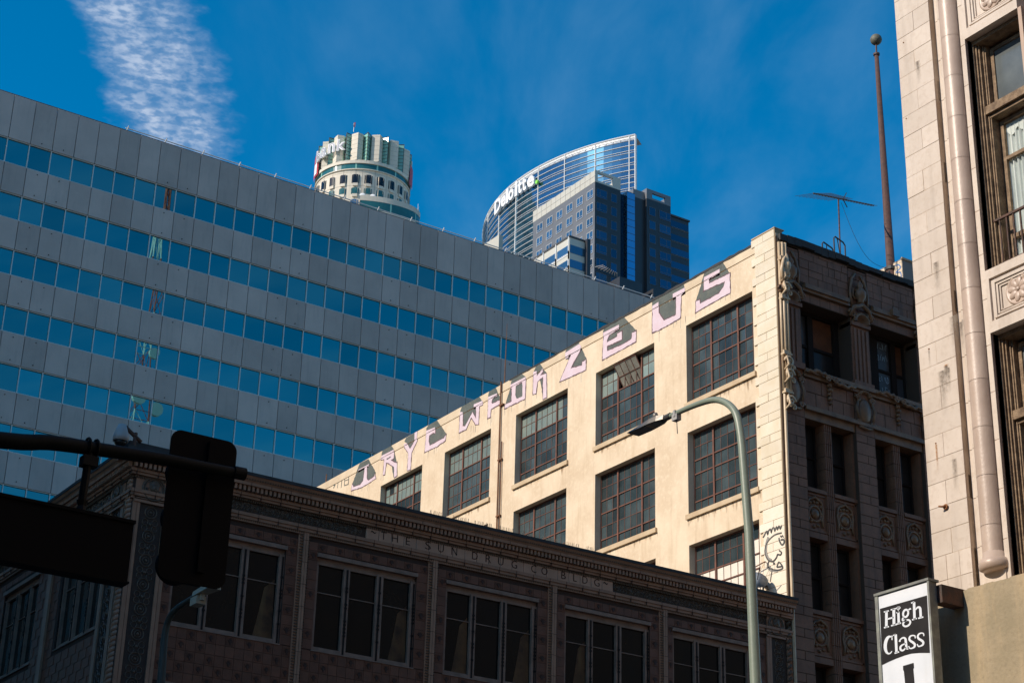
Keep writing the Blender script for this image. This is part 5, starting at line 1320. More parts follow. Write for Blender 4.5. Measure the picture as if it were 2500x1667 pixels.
# =================================================================== PROJECTING SIGN
XS = 15.8
eh = lambda x, y: atX(2120+x/5.873, 1400+y/5.873, XS)
sy0, sy1, sz1, sz0 = 14.985, 15.90, 7.985, 5.0
sign = thing('shop_sign', (XS+.1, (sy0+sy1)/2, sz0), 'white and black upright shop sign reading High Class', 'sign')
b = MB(); b.box(XS+.01, XS+.13, sy0+.02, sy1-.02, sz0, sz1-.03); b.build('cabinet', 'sign_metal', sign)
b = MB(); b.box(XS-.03, XS+.15, sy0-.005, sy1+.005, sz1-.03, sz1); b.box(XS-.02, XS+.01, sy0, sy0+.03, sz0, sz1-.03); b.box(XS-.02, XS+.01, sy1-.05, sy1, sz0, sz1-.03); b.build('trim', 'sign_metal', sign)
b = MB(); b.box(XS-.004, XS+.008, sy0+.03, sy1-.05, sz0, sz1-.04); b.build('face_panel', 'sign_white', sign)
fx = lambda d: (lambda x, y: (XS-d, eh(x, y).y, eh(x, y).z))
b = MB(); b.flat([[(172, 502), (845, 310), (888, 1132), (740, 1132), (620, 1142), (520, 1170), (400, 1215), (300, 1258), (205, 1305)]], fx(.008)); b.build('black_panel', 'sign_black', sign)
def ell(cx_, cy_, rx, ry, t0, t1, n=18, sk=-.28): return [(cx_+rx*math.cos(rad(t0+(t1-t0)*i/n)), cy_+ry*math.sin(rad(t0+(t1-t0)*i/n))+sk*rx*math.cos(rad(t0+(t1-t0)*i/n))) for i in range(n+1)]
G = {
 'H': [([(270, 540), (268, 768)], 38), ([(375, 505), (378, 738)], 40), ([(232, 549), (305, 531)], 18), ([(234, 774), (305, 756)], 20), ([(330, 518), (413, 497)], 18), ([(335, 746), (415, 726)], 20), ([(285, 650), (372, 625)], 22)],
 'i': [([(440, 545), (447, 712)], 35), ([(411, 561), (450, 546)], 16), ([(414, 722), (479, 704)], 20)],
 'diamond': [([(412, 492), (425, 477), (460, 472), (469, 486), (438, 526), (412, 492)], 7), ([(425, 494), (456, 487)], 6), ([(430, 492), (438, 515), (450, 489)], 5)],
 'g': [(ell(545, 568, 37, 52, 0, 360, 26), [28]*27), ([(580, 522), (600, 508), (622, 500)], [18, 22, 22]), ([(520, 618), (503, 640), (500, 662), (515, 675), (560, 668)], [16, 20, 24, 28, 28]), (ell(560, 708, 52, 44, -75, 285, 26), [26]*27)],
 'h': [([(665, 405), (672, 655)], 36), ([(623, 421), (668, 403)], 18), ([(637, 660), (706, 640)], 20), ([(688, 520), (705, 492), (728, 480), (748, 488), (756, 520), (762, 625)], [14, 22, 30, 34, 35, 35]), ([(724, 640), (799, 619)], 20)],
 'C': [(ell(312, 1022, 60, 122, -52, -308, 26), [16, 18, 20, 24, 30, 34, 38, 42, 44, 46, 46, 46, 46, 46, 46, 44, 42, 38, 34, 30, 26, 24, 20, 18, 16, 14, 10]), ([(350, 885), (350, 950)], [16, 14])],
 'l': [([(402, 868), (414, 1128)], 36), ([(365, 885), (402, 868)], 16), ([(386, 1140), (451, 1118)], 20)],
 'a': [([(457, 975), (468, 945), (495, 922), (525, 918), (543, 938), (548, 980), (558, 1075)], [26, 20, 20, 26, 32, 34, 34]), ([(556, 1078), (583, 1076)], 18), ([(548, 1000), (500, 1018), (470, 1050), (474, 1088), (500, 1100), (530, 1080), (550, 1050)], [14, 20, 28, 30, 24, 20, 14])],
 's': [([(682, 925), (678, 892), (648, 884), (612, 896), (597, 930), (612, 960), (650, 985), (676, 1012), (672, 1045), (640, 1066), (606, 1068), (588, 1035)], [14, 18, 18, 22, 28, 32, 34, 32, 28, 20, 18, 14])],
 's2': [([(806, 893), (801, 858), (770, 850), (735, 865), (718, 900), (734, 932), (772, 955), (797, 980), (792, 1015), (760, 1035), (728, 1040), (710, 1006)], [14, 18, 18, 22, 28, 32, 34, 32, 28, 20, 18, 14])],
}
for nm, strokes in G.items():
    b = MB()
    for pts, wd in strokes:
        if len(pts) > 3 and nm not in ('diamond', 'g', 'C'): 
            k = 3; sp_ = smooth(pts, k); ws = wd if isinstance(wd, list) else [wd]*len(pts); w2 = []
            for i in range(len(pts)-1): w2 += [ws[i]+(ws[i+1]-ws[i])*j/k for j in range(k)]
            w2.append(ws[-1]); pts, wd = sp_, w2
        b.ribbon(pts, wd, fx(.012))
    b.build('diamond_dot' if nm == 'diamond' else 'sign_letter', 'sign_white', sign)
b = MB(); b.flat([[(503, 1320), (655, 1275), (660, 1345), (650, 1362), (668, 1568), (672, 1700), (535, 1700), (533, 1568), (515, 1392), (505, 1380)]], fx(.008)); b.build('sign_letter', 'sign_black', sign)
b = MB(); b.box(XS+.132, XT-.1, sy0-.06, sy0+.10, 7.70, 7.92); b.build('wall_bracket', 'iron', sign)

# =================================================================== STREET LAMPS
XL = 14.6
lp = thing('street_lamp', (XL, 16.85, 0.13), 'tall green street lamp with flat head standing before the cream wall', 'street lamp')
pb_, p1_, p2_ = atX(1845, 1667, XL), atX(1829, 1300, XL), atX(1812, 1090, XL)
pts = [Vector((XL, pb_.y-.06, .13)), pb_, p1_, p2_, atX(1806, 1045, XL), atX(1797, 1010, XL), atX(1780, 988, XL), atX(1757, 977, XL), atX(1735, 977, XL), atX(1705, 986, XL), atX(1675, 998, XL), atX(1640, 1014, XL), atX(1612, 1027, XL)]
sm_p = [pts[0], pts[1], pts[2]]
rr = [.105, .072, .060]
tail = pts[2:]
def cr(P, k=5):
    o_ = []
    for i in range(len(P)-1):
        p0, p1, p2, p3 = P[max(i-1, 0)], P[i], P[i+1], P[min(i+2, len(P)-1)]
        for j in range(k): t = j/k; o_.append(.5*((2*p1)+(-p0+p2)*t+(2*p0-5*p1+4*p2-p3)*t*t+(-p0+3*p1-3*p2+p3)*t**3))
    return o_+[P[-1]]
tl = cr(pts[3:], 4); m = len(tl)
b = MB(); b.tube([pts[0], pts[1], pts[2]]+tl, [.105, .070, .060]+[.055-.024*i/m for i in range(m)], 20); b.build('pole', 'pole_green', lp, smooth=True)
b = MB(); b.lathe([(.20, 0), (.20, .25), (.13, .5), (.11, .52)], pts[0], (0, 0, 1), 16); b.build('base', 'pole_green', lp)
hA, hB = atX(1622, 1022, XL), atX(1545, 1061, XL)
hd = (hB-hA).normalized(); ln = (hB-hA).length; upv = Vector((0, 0, 1)); sd_ = hd.cross(upv).normalized()
def hp(t, s_, z_): return tuple(hA+hd*t+sd_*s_+upv*z_)
b = MB()
prof = [(-.02, .045, .045, -.02), (.10, .085, .065, -.02), (.25, .10, .06, -.015), (.42, .105, .04, -.015), (ln, .105, .02, .0)]
for (ta, wa, ha, la), (tb, wb, hb_, lb) in zip(prof[:-1], prof[1:]):
    b.hexa([hp(ta, -wa, la), hp(tb, -wb, lb), hp(tb, wb, lb), hp(ta, wa, la), hp(ta, -wa*.8, ha), hp(tb, -wb*.8, hb_), hp(tb, wb*.8, hb_), hp(ta, wa*.8, ha)])
b.build('lamp_head', 'lamp_metal', lp)
b = MB(); b.hexa([hp(.30, -.08, -.03), hp(ln-.03, -.08, -.012), hp(ln-.03, .08, -.012), hp(.30, .08, -.03), hp(.30, -.08, -.01), hp(ln-.03, -.08, .005), hp(ln-.03, .08, .005), hp(.30, .08, -.01)]); b.build('lens', 'lamp_metal', lp)
b = MB(); b.lathe([(.035, 0), (.04, .05), (.03, .08), (.001, .09)], hp(.20, 0, .07), (0, 0, 1), 10); b.build('photocell', 'lamp_metal', lp, smooth=True)
b = MB(); b.tube([hA-hd*.14, hA+hd*.04], .045, 10); b.build('collar', 'dark_metal', lp)
c_ = atX(1652, 1018, XL); b = MB(); b.box(c_.x-.04, c_.x+.04, c_.y-.05, c_.y+.06, c_.z-.05, c_.z+.04); b.box(c_.x-.05, c_.x+.05, c_.y-.02, c_.y+.02, c_.z-.0, c_.z+.09); b.build('sensor_box', 'white_plastic', lp)
b = MB(); b.tube([c_+Vector((0, 0, -.04)), atX(1654, 1058, XL)], .006, 5); b.build('dangling_wire', 'dark_metal', lp)
# lamp at the lower left, only its head in the sun
XL2 = 14.0
lp2 = thing('street_lamp', (XL2, 33.95, 0.13), 'small street lamp with sunlit pale head just below the traffic signal', 'street lamp')
base2 = atX(393, 1667, XL2)
P = [atX(398, 1600, XL2), atX(404, 1540, XL2), atX(415, 1505, XL2), atX(432, 1484, XL2), atX(455, 1468, XL2), atX(480, 1452, XL2)]
b = MB(); tl = cr(P, 4); b.tube([Vector((XL2, base2.y, .13)), base2]+tl, [.11, .085]+[.075-.03*i/len(tl) for i in range(len(tl))], 12); b.build('pole', 'shaded_lamp_paint', lp2, smooth=True)
hA, hB = atX(478, 1453, XL2), atX(524, 1429, XL2); hd = (hB-hA).normalized(); ln = (hB-hA).length; sd_ = hd.cross(upv).normalized()
b = MB(); b.hexa([hp(0, -.08, -.03), hp(ln, -.14, -.06), hp(ln, .14, -.06), hp(0, .08, -.03), hp(0, -.07, .06), hp(ln, -.12, .07), hp(ln, .12, .07), hp(0, .07, .06)]); b.build('lamp_head', 'lamp_head_pale', lp2)
c_ = atX(483, 1465, XL2); b = MB(); b.box(c_.x-.10, c_.x+.10, c_.y-.16, c_.y+.14, c_.z-.10, c_.z+.06); b.lathe([(.05, -.02), (.05, .10)], c_+Vector((0, -.2, -.02)), (0, 0, 1), 8); b.build('sensor_box', 'lamp_head_pale', lp2)

# =================================================================== TRAFFIC ARM, STREET SIGN, SIGNAL
YM = 12.8
arm = thing('traffic_mast', (-3.7, YM, 0.13), 'black silhouetted traffic mast arm reaching in from the left', 'traffic mast')
aP = [Vector((-3.7, YM, .13)), Vector((-3.7, YM, 3.0)), Vector((-3.6, YM, 4.2)), Vector((-3.0, YM, 5.0)), Vector((-1.6, YM, 5.55)), Vector((.5, YM, 5.95)), Vector((2.4, YM, 6.19)), atY(0, 1074, YM), atY(120, 1080, YM), atY(235, 1096, YM), atY(400, 1121, YM), atY(500, 1140, YM), atY(592, 1157, YM)]
tl = cr(aP, 4); m = len(tl)
b = MB(); b.tube(tl, [.13-.085*min(1, i/m*1.12) if i/m < .5 else .0683-.030*(i/m-.5)*2 for i in range(m)], 16); b.build('arm', 'mast_green', arm, smooth=True)
b = MB(); e_ = atY(592, 1157, YM); b.tube([e_-Vector((.08, 0, 0)), e_+Vector((.02, 0, .003))], .052, 14); b.build('end_cap', 'mast_green', arm)
sgn = thing('street_sign', (4.3, YM, 5.4), 'dark back lit street name board hanging under the traffic arm', 'street sign')
s1x = atY(312, 1350, YM).x
b = MB(); b.box(2.6, s1x, YM-.06, YM+.06, 5.42, 5.875); b.build('board', 'signal_black', sgn)
b = MB(); b.box(2.58, s1x+.01, YM-.075, YM+.075, 5.875, 5.90); b.box(2.58, s1x+.01, YM-.075, YM+.075, 5.405, 5.42); b.build('rim', 'signal_black', sgn)
cx_ = atY(226, 1095, YM)
for xx in (cx_.x, 3.2):
    zc_ = 6.42 if xx > 4 else 6.24
    b = MB(); b.tube([(xx-.02, YM, zc_-.05), (xx-.03, YM, 5.99)], .032, 10); b.box(xx-.075, xx+.045, YM-.05, YM+.05, zc_-.155, zc_-.075); b.lathe([(.045, 0), (.03, .05), (.045, .09)], (xx-.03, YM, 5.90), (0, 0, 1), 8)
    b.build('hanger', 'mast_green', sgn)
    for o_ in (-.035, .03):
        b = MB(); b.torus((xx+o_-.005, YM, zc_+.005), (1, 0, .08), .064, .012, 18, 6); b.build('clamp', 'mast_green', sgn)
sig = thing('traffic_signal', (5.46, YM+.2, 5.5), 'black three light traffic signal with rounded backplate seen from behind', 'traffic signal')
bx0, bx1, bz0, bz1 = 5.185, 5.755, 5.545, 6.775
def rrect(x0, x1, z0, z1, r, n=6):
    o_ = []
    for (cx1, cz1, a0) in ((x1-r, z1-r, 0), (x0+r, z1-r, 90), (x0+r, z0+r, 180), (x1-r, z0+r, 270)):
        for i in range(n+1): t = rad(a0+90*i/n); o_.append((cx1+r*math.cos(t), cz1+r*math.sin(t)))
    return o_
yb_ = YM+.10
b = MB(); lo = rrect(bx0, bx1, bz0, bz1, .085); b.flat([lo], lambda x, z: (x, yb_, z)); b.flat([lo], lambda x, z: (x, yb_+.015, z))
for i in range(len(lo)): p, q = lo[i], lo[(i+1) % len(lo)]; b.poly([(p[0], yb_, p[1]), (q[0], yb_, q[1]), (q[0], yb_+.015, q[1]), (p[0], yb_+.015, p[1])])
b.build('backplate', 'signal_black', sig)
for i in range(3):
    zc_ = bz0+.23+i*.385; b = MB(); lo = rrect(5.31, 5.63, zc_-.185, zc_+.185, .03, 3); y0_, y1_ = yb_+.016, yb_+.19
    b.flat([lo], lambda x, z: (x, y1_, z))
    for k in range(len(lo)): p, q = lo[k], lo[(k+1) % len(lo)]; b.poly([(p[0], y0_, p[1]), (q[0], y0_, q[1]), (q[0], y1_, q[1]), (p[0], y1_, p[1])])
    ho = b.build('signal_housing', 'signal_black', sig)
    b = MB(); b.lathe([(.155, 0), (.155, .20), (.145, .20), (.145, .01)], (5.47, y1_, zc_), (0, 1, 0), 20, rad(-40), rad(220), ref=(1, 0, 0)); b.build('visor', 'signal_black', ho)
    b = MB(); b.dome((5.47, y1_+.005, zc_), (0, 1, 0), .14, .03, 18, 3); b.build('lens', 'tower_glass', ho)
b = MB(); b.box(5.50, 5.56, yb_-.03, yb_, bz0+.1, bz1-.05); b.build('mounting_rail', 'signal_black', sig)

# =================================================================== FAR TOWERS
# ---- round bank tower
AZB = rad(27.58); CB = Vector((520*math.sin(AZB), 520*math.cos(AZB), 0)); tow = -CB.normalized(); rgt = Vector((math.cos(AZB), -math.sin(AZB), 0))
bank = thing('bank_tower', (CB.x, CB.y, 0), 'round pale tower with faceted green glass crown and bank sign', 'skyscraper')
def rp_(th, r, z): d_ = tow*math.cos(th)+rgt*math.sin(th); return (CB.x+d_.x*r, CB.y+d_.y*r, z)
def ring(mb_, r0, z0, r1, z1, t0=0, t1=2*math.pi, n=64):
    for i in range(n):
        a, c = t0+(t1-t0)*i/n, t0+(t1-t0)*(i+1)/n
        mb_.poly([rp_(a, r0, z0), rp_(c, r0, z0), rp_(c, r1, z1), rp_(a, r1, z1)])
b = MB(); ring(b, 14.9, 0, 14.9, 280.2); b.build('drum_wall', 'bank_stone', bank, smooth=False)
b = MB(); ring(b, 14.9, 280.2, 15.3, 280.2); ring(b, 15.3, 280.2, 15.3, 280.5); ring(b, 15.3, 280.5, 15.0, 280.5); ring(b, 15.0, 282.4, 15.35, 282.4); ring(b, 15.35, 282.4, 15.35, 283.5); ring(b, 15.35, 283.5, 12.0, 283.9); b.build('stone_ring', 'bank_stone', bank)
b = MB(); ring(b, 15.0, 280.5, 15.0, 282.4); b.build('glass_ring', 'bank_teal', bank)
for k in range(14):
    b = MB(); th = k*2*math.pi/14+rad(-10.5); ring(b, 15.06, 280.5, 15.06, 282.4, th, th+.035, 1); b.build('ring_post', 'bank_green', bank)
b = MB()
for k in range(24):
    th0 = rad(6.5)+k*rad(15.3)-rad(7.65); ring(b, 14.93, 266, 14.93, 280.2, th0-.003, th0+.003, 1)
for z in (274.6, 279.3): ring(b, 14.94, z, 14.94, z+.06)
b.build('wall_joint', 'concrete_far', bank)
for k in range(-6, 7):
    thc = rad(-1.8-7.65+0)+k*rad(15.3)+rad(0)
    thc = rad(6.2)+k*rad(15.3)
    if abs(thc) > rad(88): continue
    for (z0, z1, m1) in ((275.4, 278.4, 'far_window'), (271.6, 273.7, 'bank_teal'), (267.4, 269.6, 'far_window_blue'), (263.4, 265.4, 'far_window')):
        f = MB()
        # projecting bay apron above and below
        ring(f, 15.35, z0-1.0, 15.35, z0-.05, thc-rad(3.0), thc+rad(3.0), 2); f.poly([rp_(thc-rad(3), 14.9, z0-1.0), rp_(thc+rad(3), 14.9, z0-1.0), rp_(thc+rad(3), 15.35, z0-1.0), rp_(thc-rad(3), 15.35, z0-1.0)]); f.poly([rp_(thc-rad(3), 14.9, z0-.05), rp_(thc+rad(3), 14.9, z0-.05), rp_(thc+rad(3), 15.35, z0-.05), rp_(thc-rad(3), 15.35, z0-.05)])
        for s_ in (-1, 1): f.poly([rp_(thc+s_*rad(3), 14.9, z0-1), rp_(thc+s_*rad(3), 15.35, z0-1), rp_(thc+s_*rad(3), 15.35, z1), rp_(thc+s_*rad(3), 14.9, z1)])
        wo = f.build('window', 'bank_stone', bank)
        for (a0, a1, r_) in ((-4.6, -3.5, 14.96), (-2.9, -1.1, 15.3), (-1.0, .9, 15.36), (1.0, 2.9, 15.3), (3.6, 4.7, 14.96)):
            q = MB(); ring(q, r_, z0, r_, z1, thc+rad(a0), thc+rad(a1), 1); q.build('pane', m1, wo)
for k in range(-7, 7):
    tg = rad(2.2)+k*rad(25.71)
    def fac(a0, r0, a1, r1, z0, z1, m_, nm, zt0=0):
        q = MB(); q.poly([rp_(a0, r0, z0), rp_(a1, r1, z0), rp_(a1, r1, z1), rp_(a0, r0, z1)]); q.poly([rp_(a0, r0, z1), rp_(a1, r1, z1), rp_(a1, r1-2.6, z1), rp_(a0, r0-2.6, z1)]); return q
    q = MB(); zt = 293.6
    q.poly([rp_(tg-rad(5.3), 13.0, 283.2), rp_(tg, 15.2, 282.9), rp_(tg, 15.2, zt), rp_(tg-rad(5.3), 13.0, zt)]); q.poly([rp_(tg, 15.2, 282.9), rp_(tg+rad(5.3), 13.0, 283.2), rp_(tg+rad(5.3), 13.0, zt), rp_(tg, 15.2, zt)])
    go = q.build('glass_prow', 'bank_green', bank)
    q = MB()
    for i in range(9):
        z = 283.4+i*1.27; q.tube([rp_(tg-rad(5.3), 13.06, z), rp_(tg, 15.26, z-.1), rp_(tg+rad(5.3), 13.06, z)], .08, 4, cap=False)
    for (a_, r_) in ((-5.3, 13.05), (0, 15.26), (5.3, 13.05)): q.tube([rp_(tg+rad(a_), r_, 283), rp_(tg+rad(a_), r_, zt+.05)], .10, 4)
    q.tube([rp_(tg-rad(5.3), 13.06, zt), rp_(tg, 15.26, zt), rp_(tg+rad(5.3), 13.06, zt)], .12, 4)
    q.build('glass_rib', 'dark_metal', go)
    q = MB(); a = tg+rad(5.3); c = tg+rad(20.4); mdl = (a+c)/2; zt = 293.3
    ptz = [(a, 12.6), (a+rad(.2), 14.4), (mdl-rad(3.2), 14.9) , (mdl+rad(1.5), 15.5), (c-rad(.2), 14.2), (c, 12.6)]
    for (p0, r0), (p1, r1) in zip(ptz[:-1], ptz[1:]):
        q.poly([rp_(p0, r0, 283.6), rp_(p1, r1, 283.6), rp_(p1, r1, zt), rp_(p0, r0, zt)]); q.poly([rp_(p0, r0, zt), rp_(p1, r1, zt), rp_(p1, 10, zt), rp_(p0, 10, zt)])
    so_ = q.build('stone_bay', 'bank_stone', bank)
    q = MB()
    for i in range(6):
        z = 284.5+i*1.6
        for (p0, r0), (p1, r1) in zip(ptz[1:-2], ptz[2:-1]): q.poly([rp_(p0, r0+.02, z), rp_(p1, r1+.02, z), rp_(p1, r1+.02, z+.06), rp_(p0, r0+.02, z+.06)])
    q.build('joint', 'concrete_far', so_)
b = MB(); ring(b, 12.5, 283.5, 12.5, 293.1); ring(b, 12.5, 293.1, .1, 293.1); b.build('crown_core', 'concrete_far', bank)
# lower tier, shallower than it is wide
CT = Vector((512*math.sin(rad(27.62)), 512*math.cos(rad(27.62)), 0)); CBs = CB.copy(); CB = CT
rp_full = rp_
def rp_(th, r, z): d_ = tow*math.cos(th)*.56+rgt*math.sin(th); return (CB.x+d_.x*r, CB.y+d_.y*r, z)
b = MB(); T0, T1 = rad(-3), rad(150); RL = 18.2; ZT = 269.6
ring(b, RL, ZT-1.8, RL, ZT, T0, T1, 40); ring(b, RL-4, ZT, RL, ZT, T0, T1, 40); ring(b, RL, 0, RL, ZT-4.9, T0, T1, 40); ring(b, RL-.2, ZT-4.9, RL, ZT-4.9, T0, T1, 40); ring(b, RL-.2, ZT-1.8, RL, ZT-1.8, T0, T1, 40)
b.poly([rp_(T0, RL, 200), rp_(T0, 6, 200), rp_(T0, 6, ZT), rp_(T0, RL, ZT)]); b.build('lower_tier', 'bank_stone', bank)
b = MB(); ring(b, RL-.12, ZT-4.9, RL-.12, ZT-1.8, T0, T1, 40); b.build('tier_glass', 'bank_teal', bank)
for t_ in (28, 66): b = MB(); ring(b, RL-.08, ZT-4.9, RL-.08, ZT-1.8, rad(t_), rad(t_+1.6), 1); b.build('ring_post', 'bank_green', bank)
for k in range(3):
    b = MB(); p = rp_(rad(78+k*5), RL-.5, ZT); b.tube([p, (p[0], p[1], p[2]+2.6-k*.5)], .06, 4); tag(b.build('roof_aerial', 'white_paint', loc=p), ('thin white aerial at the right edge of the round tower', 'short thin aerial near the right rim of the round tower', 'lowest thin aerial on the right rim of the round tower')[k], 'aerial', 'thin aerials on the rim of the round tower')
b = MB()
for (t_, r_) in ((10, 16.6), (-1, 16.8)): q = rp_(rad(t_), r_, ZT+.5); b.dome(q, Vector((-.5, -.7, .5)), .9, .3, 12, 3)
b.build('roof_dish', 'white_paint', bank)
CB = CBs; rp_ = rp_full
# sign on its drum: bank
zb_ = {'b': (197, 252, 495, 640), 'a': (250, 330, 455, 585), 'n': (352, 447, 395, 525), 'k': (468, 592, 340, 492)}
def bank_pt(x, y, r=15.9):
    d_ = ray(740+x/5.6, 280+y/5.6); c_ = np.array([CB.x, CB.y]); dh = d_[:2]/np.linalg.norm(d_[:2]); tca = c_@dh; d2 = c_@c_-tca*tca; t = tca-math.sqrt(max(r*r-d2, 0)); s_ = t/np.linalg.norm(d_[:2]); return Vector((d_[0]*s_, d_[1]*s_, d_[2]*s_+CAMZ))
for ch, (x0, x1, y0, y1) in zb_.items():
    pL, pR = bank_pt(x0, (y0+y1)/2+(x1-x0)*.2), bank_pt(x1, (y0+y1)/2-(x1-x0)*.2); pB = bank_pt((x0+x1)/2, y1); pTt = bank_pt((x0+x1)/2, y0)
    du = Vector((pR.x-pL.x, pR.y-pL.y, 0)); W = du.length; du.normalize(); nn2 = Vector((du.y, -du.x, 0)); 
    if nn2.dot(tow) < 0: nn2 = -nn2
    o0 = Vector((pL.x, pL.y, pB.z)); H = pTt.z-pB.z
    gm = glyph_mb(ch, lambda x, y, d: o0+du*x+Vector((0, 0, y))+nn2*d, offset=.03, w=W*.97, h=H, depth=.45); lo = gm.build('sign_letter', 'letter_white', bank)
    gm = glyph_mb(ch, lambda x, y, d: o0+du*(x+W*.06)+Vector((0, 0, y+H*.04))+nn2*(d+.5), offset=-.004, w=W*.86, h=H*.92, depth=.0); gm.build('letter_face', 'letter_grey', lo)
b = MB(); ring(b, 15.8, 282.2, 15.8, 290.5, rad(-88), rad(-66), 4); b.build('sign_shield', 'bank_red', bank)
b = MB(); ring(b, 15.9, 283.0, 15.9, 287.0, rad(-80), rad(-70), 3); b.build('shield_letter', 'letter_white', bank)
b = MB(); ring(b, 15.8, 281.4, 15.8, 288.5, rad(68), rad(88), 4); b.build('sign_shield', 'bank_red', bank)
b = MB(); pf = Vector(rp_(rad(-30), 10, 292)); pf = bank_pt(690, 240, 14); b.tube([pf, pf+Vector((0, 0, 3.2))], .10, 5); fl = thing('rooftop_flag', tuple(pf), 'small red flag on a thin pole on the crown of the round tower', 'flag'); b.build('pole', 'white_paint', fl)
b = MB(); b.poly([pf+Vector((0, 0, 1.5)), pf+rgt*.35+Vector((0, 0, 1.9)), pf+rgt*.45+Vector((0, 0, 3.6)), pf+Vector((0, 0, 3.4))]); b.poly([pf+Vector((0, 0, 1.5)), pf-rgt*.2+tow*.2+Vector((0, 0, 2.1)), pf-rgt*.15+Vector((0, 0, 3.3)), pf+Vector((0, 0, 3.4))]); b.build('cloth', 'bank_red', fl)

# ---- granite tower with the curved glass crown
XG, YG = 252.5, 350.0
gt = thing('granite_tower', (XG+15, YG+20, 0), 'grey granite tower with a curved blue glass crown lettered Deloitte', 'skyscraper')
fgx = FR((XG, 0, 0), (0, 1, 0), (-1, 0, 0)); fgy = FR((0, YG, 0), (1, 0, 0), (0, -1, 0))
SG = 4.15
b = MB(); b.box(XG+.05, 261, YG+.05, 379.5, 0, 238.9); b.build('shaft_wall', 'granite', gt)
b = MB(); b.box(XG, 253.2, YG+.3, 379.6, 238.9, 242.4); b.box(253.2, 261, 379.0, 379.6, 238.9, 242.4); b.build('parapet', 'granite_pale', gt)
b = MB(); b.box(XG+.02, 253.4, YG, YG+.6, 238.9, 242.5); b.box(258.4, 261.02, YG, YG+.6, 238.9, 242.5); b.box(253.4, 258.4, YG, YG+.6, 241.75, 242.5); b.box(253.4, 258.4, YG, YG+.6, 238.9, 239.5); b.box(260.4, 261, YG+.6, 364, 238.9, 242.4); b.build('parapet_frame', 'granite_pale', gt)
b = MB()
for i in range(13): y = YG+2.3*i; b.fb(fgx, y-.03, y+.03, 238.9, 242.4, 0, .02)
b.fb(fgx, YG, 379.5, 240.6, 240.66, 0, .02)
b.build('parapet_joint', 'granite_dark', gt)
b = MB(); b.dome((256.6, YG+2.2, 239.3), (-.3, -.9, .3), 1.6, .5, 16, 4); b.build('roof_dish', 'white_paint', gt)
b = MB(); b.box(XG+.0, 261.02, YG+.01, YG+.05, 0, 238.9); b.build('shaded_face_skin', 'granite_dark', gt)  # dark sheet painting shade onto the face turned from the sun
for k in range(12):
    z1, z0 = 237.1-SG*k, 234.5-SG*k
    for j in range(6):
        u0 = YG+.7+4.77*j; u1 = u0+(2.9 if j else 2.95)
        f = MB(); e = .14
        f.fb(fgx, u0, u0+e, z0, z1, 0, .08); f.fb(fgx, u1-e, u1, z0, z1, 0, .08); f.fb(fgx, u0+e, u1-e, z1-e, z1, 0, .08); f.fb(fgx, u0+e, u1-e, z0, z0+e, 0, .08); f.fb(fgx, (u0+u1)/2-.06, (u0+u1)/2+.06, z0+.7, z1, 0, .07); f.fb(fgx, u0+e, u1-e, z0+.62, z0+.72, 0, .07)
        wo = f.build('window', 'window_rim', gt); q = MB(); q.fb(fgx, u0+e, u1-e, z0+e, z1-e, -.02, .03); q.build('pane', 'far_window_blue' if (k < 5 or j > 0) else 'far_window', wo)
    for (u0, u1, bb) in ((253.0, 256.5, True), (257.8, 259.8, False)):
        f = MB(); e = .07
        f.fb(fgy, u0, u0+e, z0, z1, 0, .06); f.fb(fgy, u1-e, u1, z0, z1, 0, .06); f.fb(fgy, u0+e, u1-e, z1-e, z1, 0, .06); f.fb(fgy, u0+e, u1-e, z0, z0+e, 0, .06)
        if bb: f.fb(fgy, u0+e, u1-e, z0+.5, z0+.58, 0, .06); f.fb(fgy, u0+.33*(u1-u0)-.04, u0+.33*(u1-u0)+.04, z0+.58, z1, 0, .05)
        wo = f.build('window', 'rim_shaded', gt); q = MB(); q.fb(fgy, u0+e, u1-e, z0+e, z1-e, -.02, .03); q.build('pane', 'far_window_shaded', wo)
# dark recess, blue glass fin and second shaft with shade painted into its granite
b = MB(); b.box(261, 263.4, YG+2.5, YG+20, 0, 239.5); b.build('recess_wall', 'far_window', gt)
b = MB(); b.box(263.4, 266.0, YG+.2, YG+20, 0, 239.5); b.build('glass_fin', 'strip_glass', gt)
b = MB()
for k in range(30): z = 239.5-k*2.075; b.box(263.38, 266.02, YG+.16, YG+.2, z-.05, z+.05); b.box(261, 263.4, YG+2.46, YG+2.5, z-.04, z+.04)
b.build('fin_joint', 'granite_dark', gt)
b = MB(); b.box(266.05, 269.9, YG+1.0, YG+25, 0, 239.2)
b.box(269.9, 278.2, YG+.05, YG+20, 0, 239.4); b.box(278.2, 284.7, YG+.4, YG+18, 0, 236.8); b.build('dark_shaft', 'granite_dark', gt)
b = MB(); b.box(266.05, 269.9, YG+1.0, YG+25, 239.2, 241.6); b.box(269.9, 271.8, YG, YG+.6, 239.4, 242.5); b.box(276.3, 278.2, YG, YG+.6, 239.4, 242.5); b.box(271.8, 276.3, YG, YG+.6, 241.5, 242.5); b.box(271.8, 276.3, YG, YG+.6, 239.4, 240.0); b.box(277.6, 278.2, YG+.6, YG+18, 239.4, 242.5); b.box(269.9, 270.5, YG+.6, YG+18, 239.4, 242.5); b.build('dark_parapet', 'granite', gt)
b = MB(); b.box(278.2, 285.0, YG+.1, YG+18, 236.8, 237.3); b.build('tar_cap', 'dark_metal', gt)
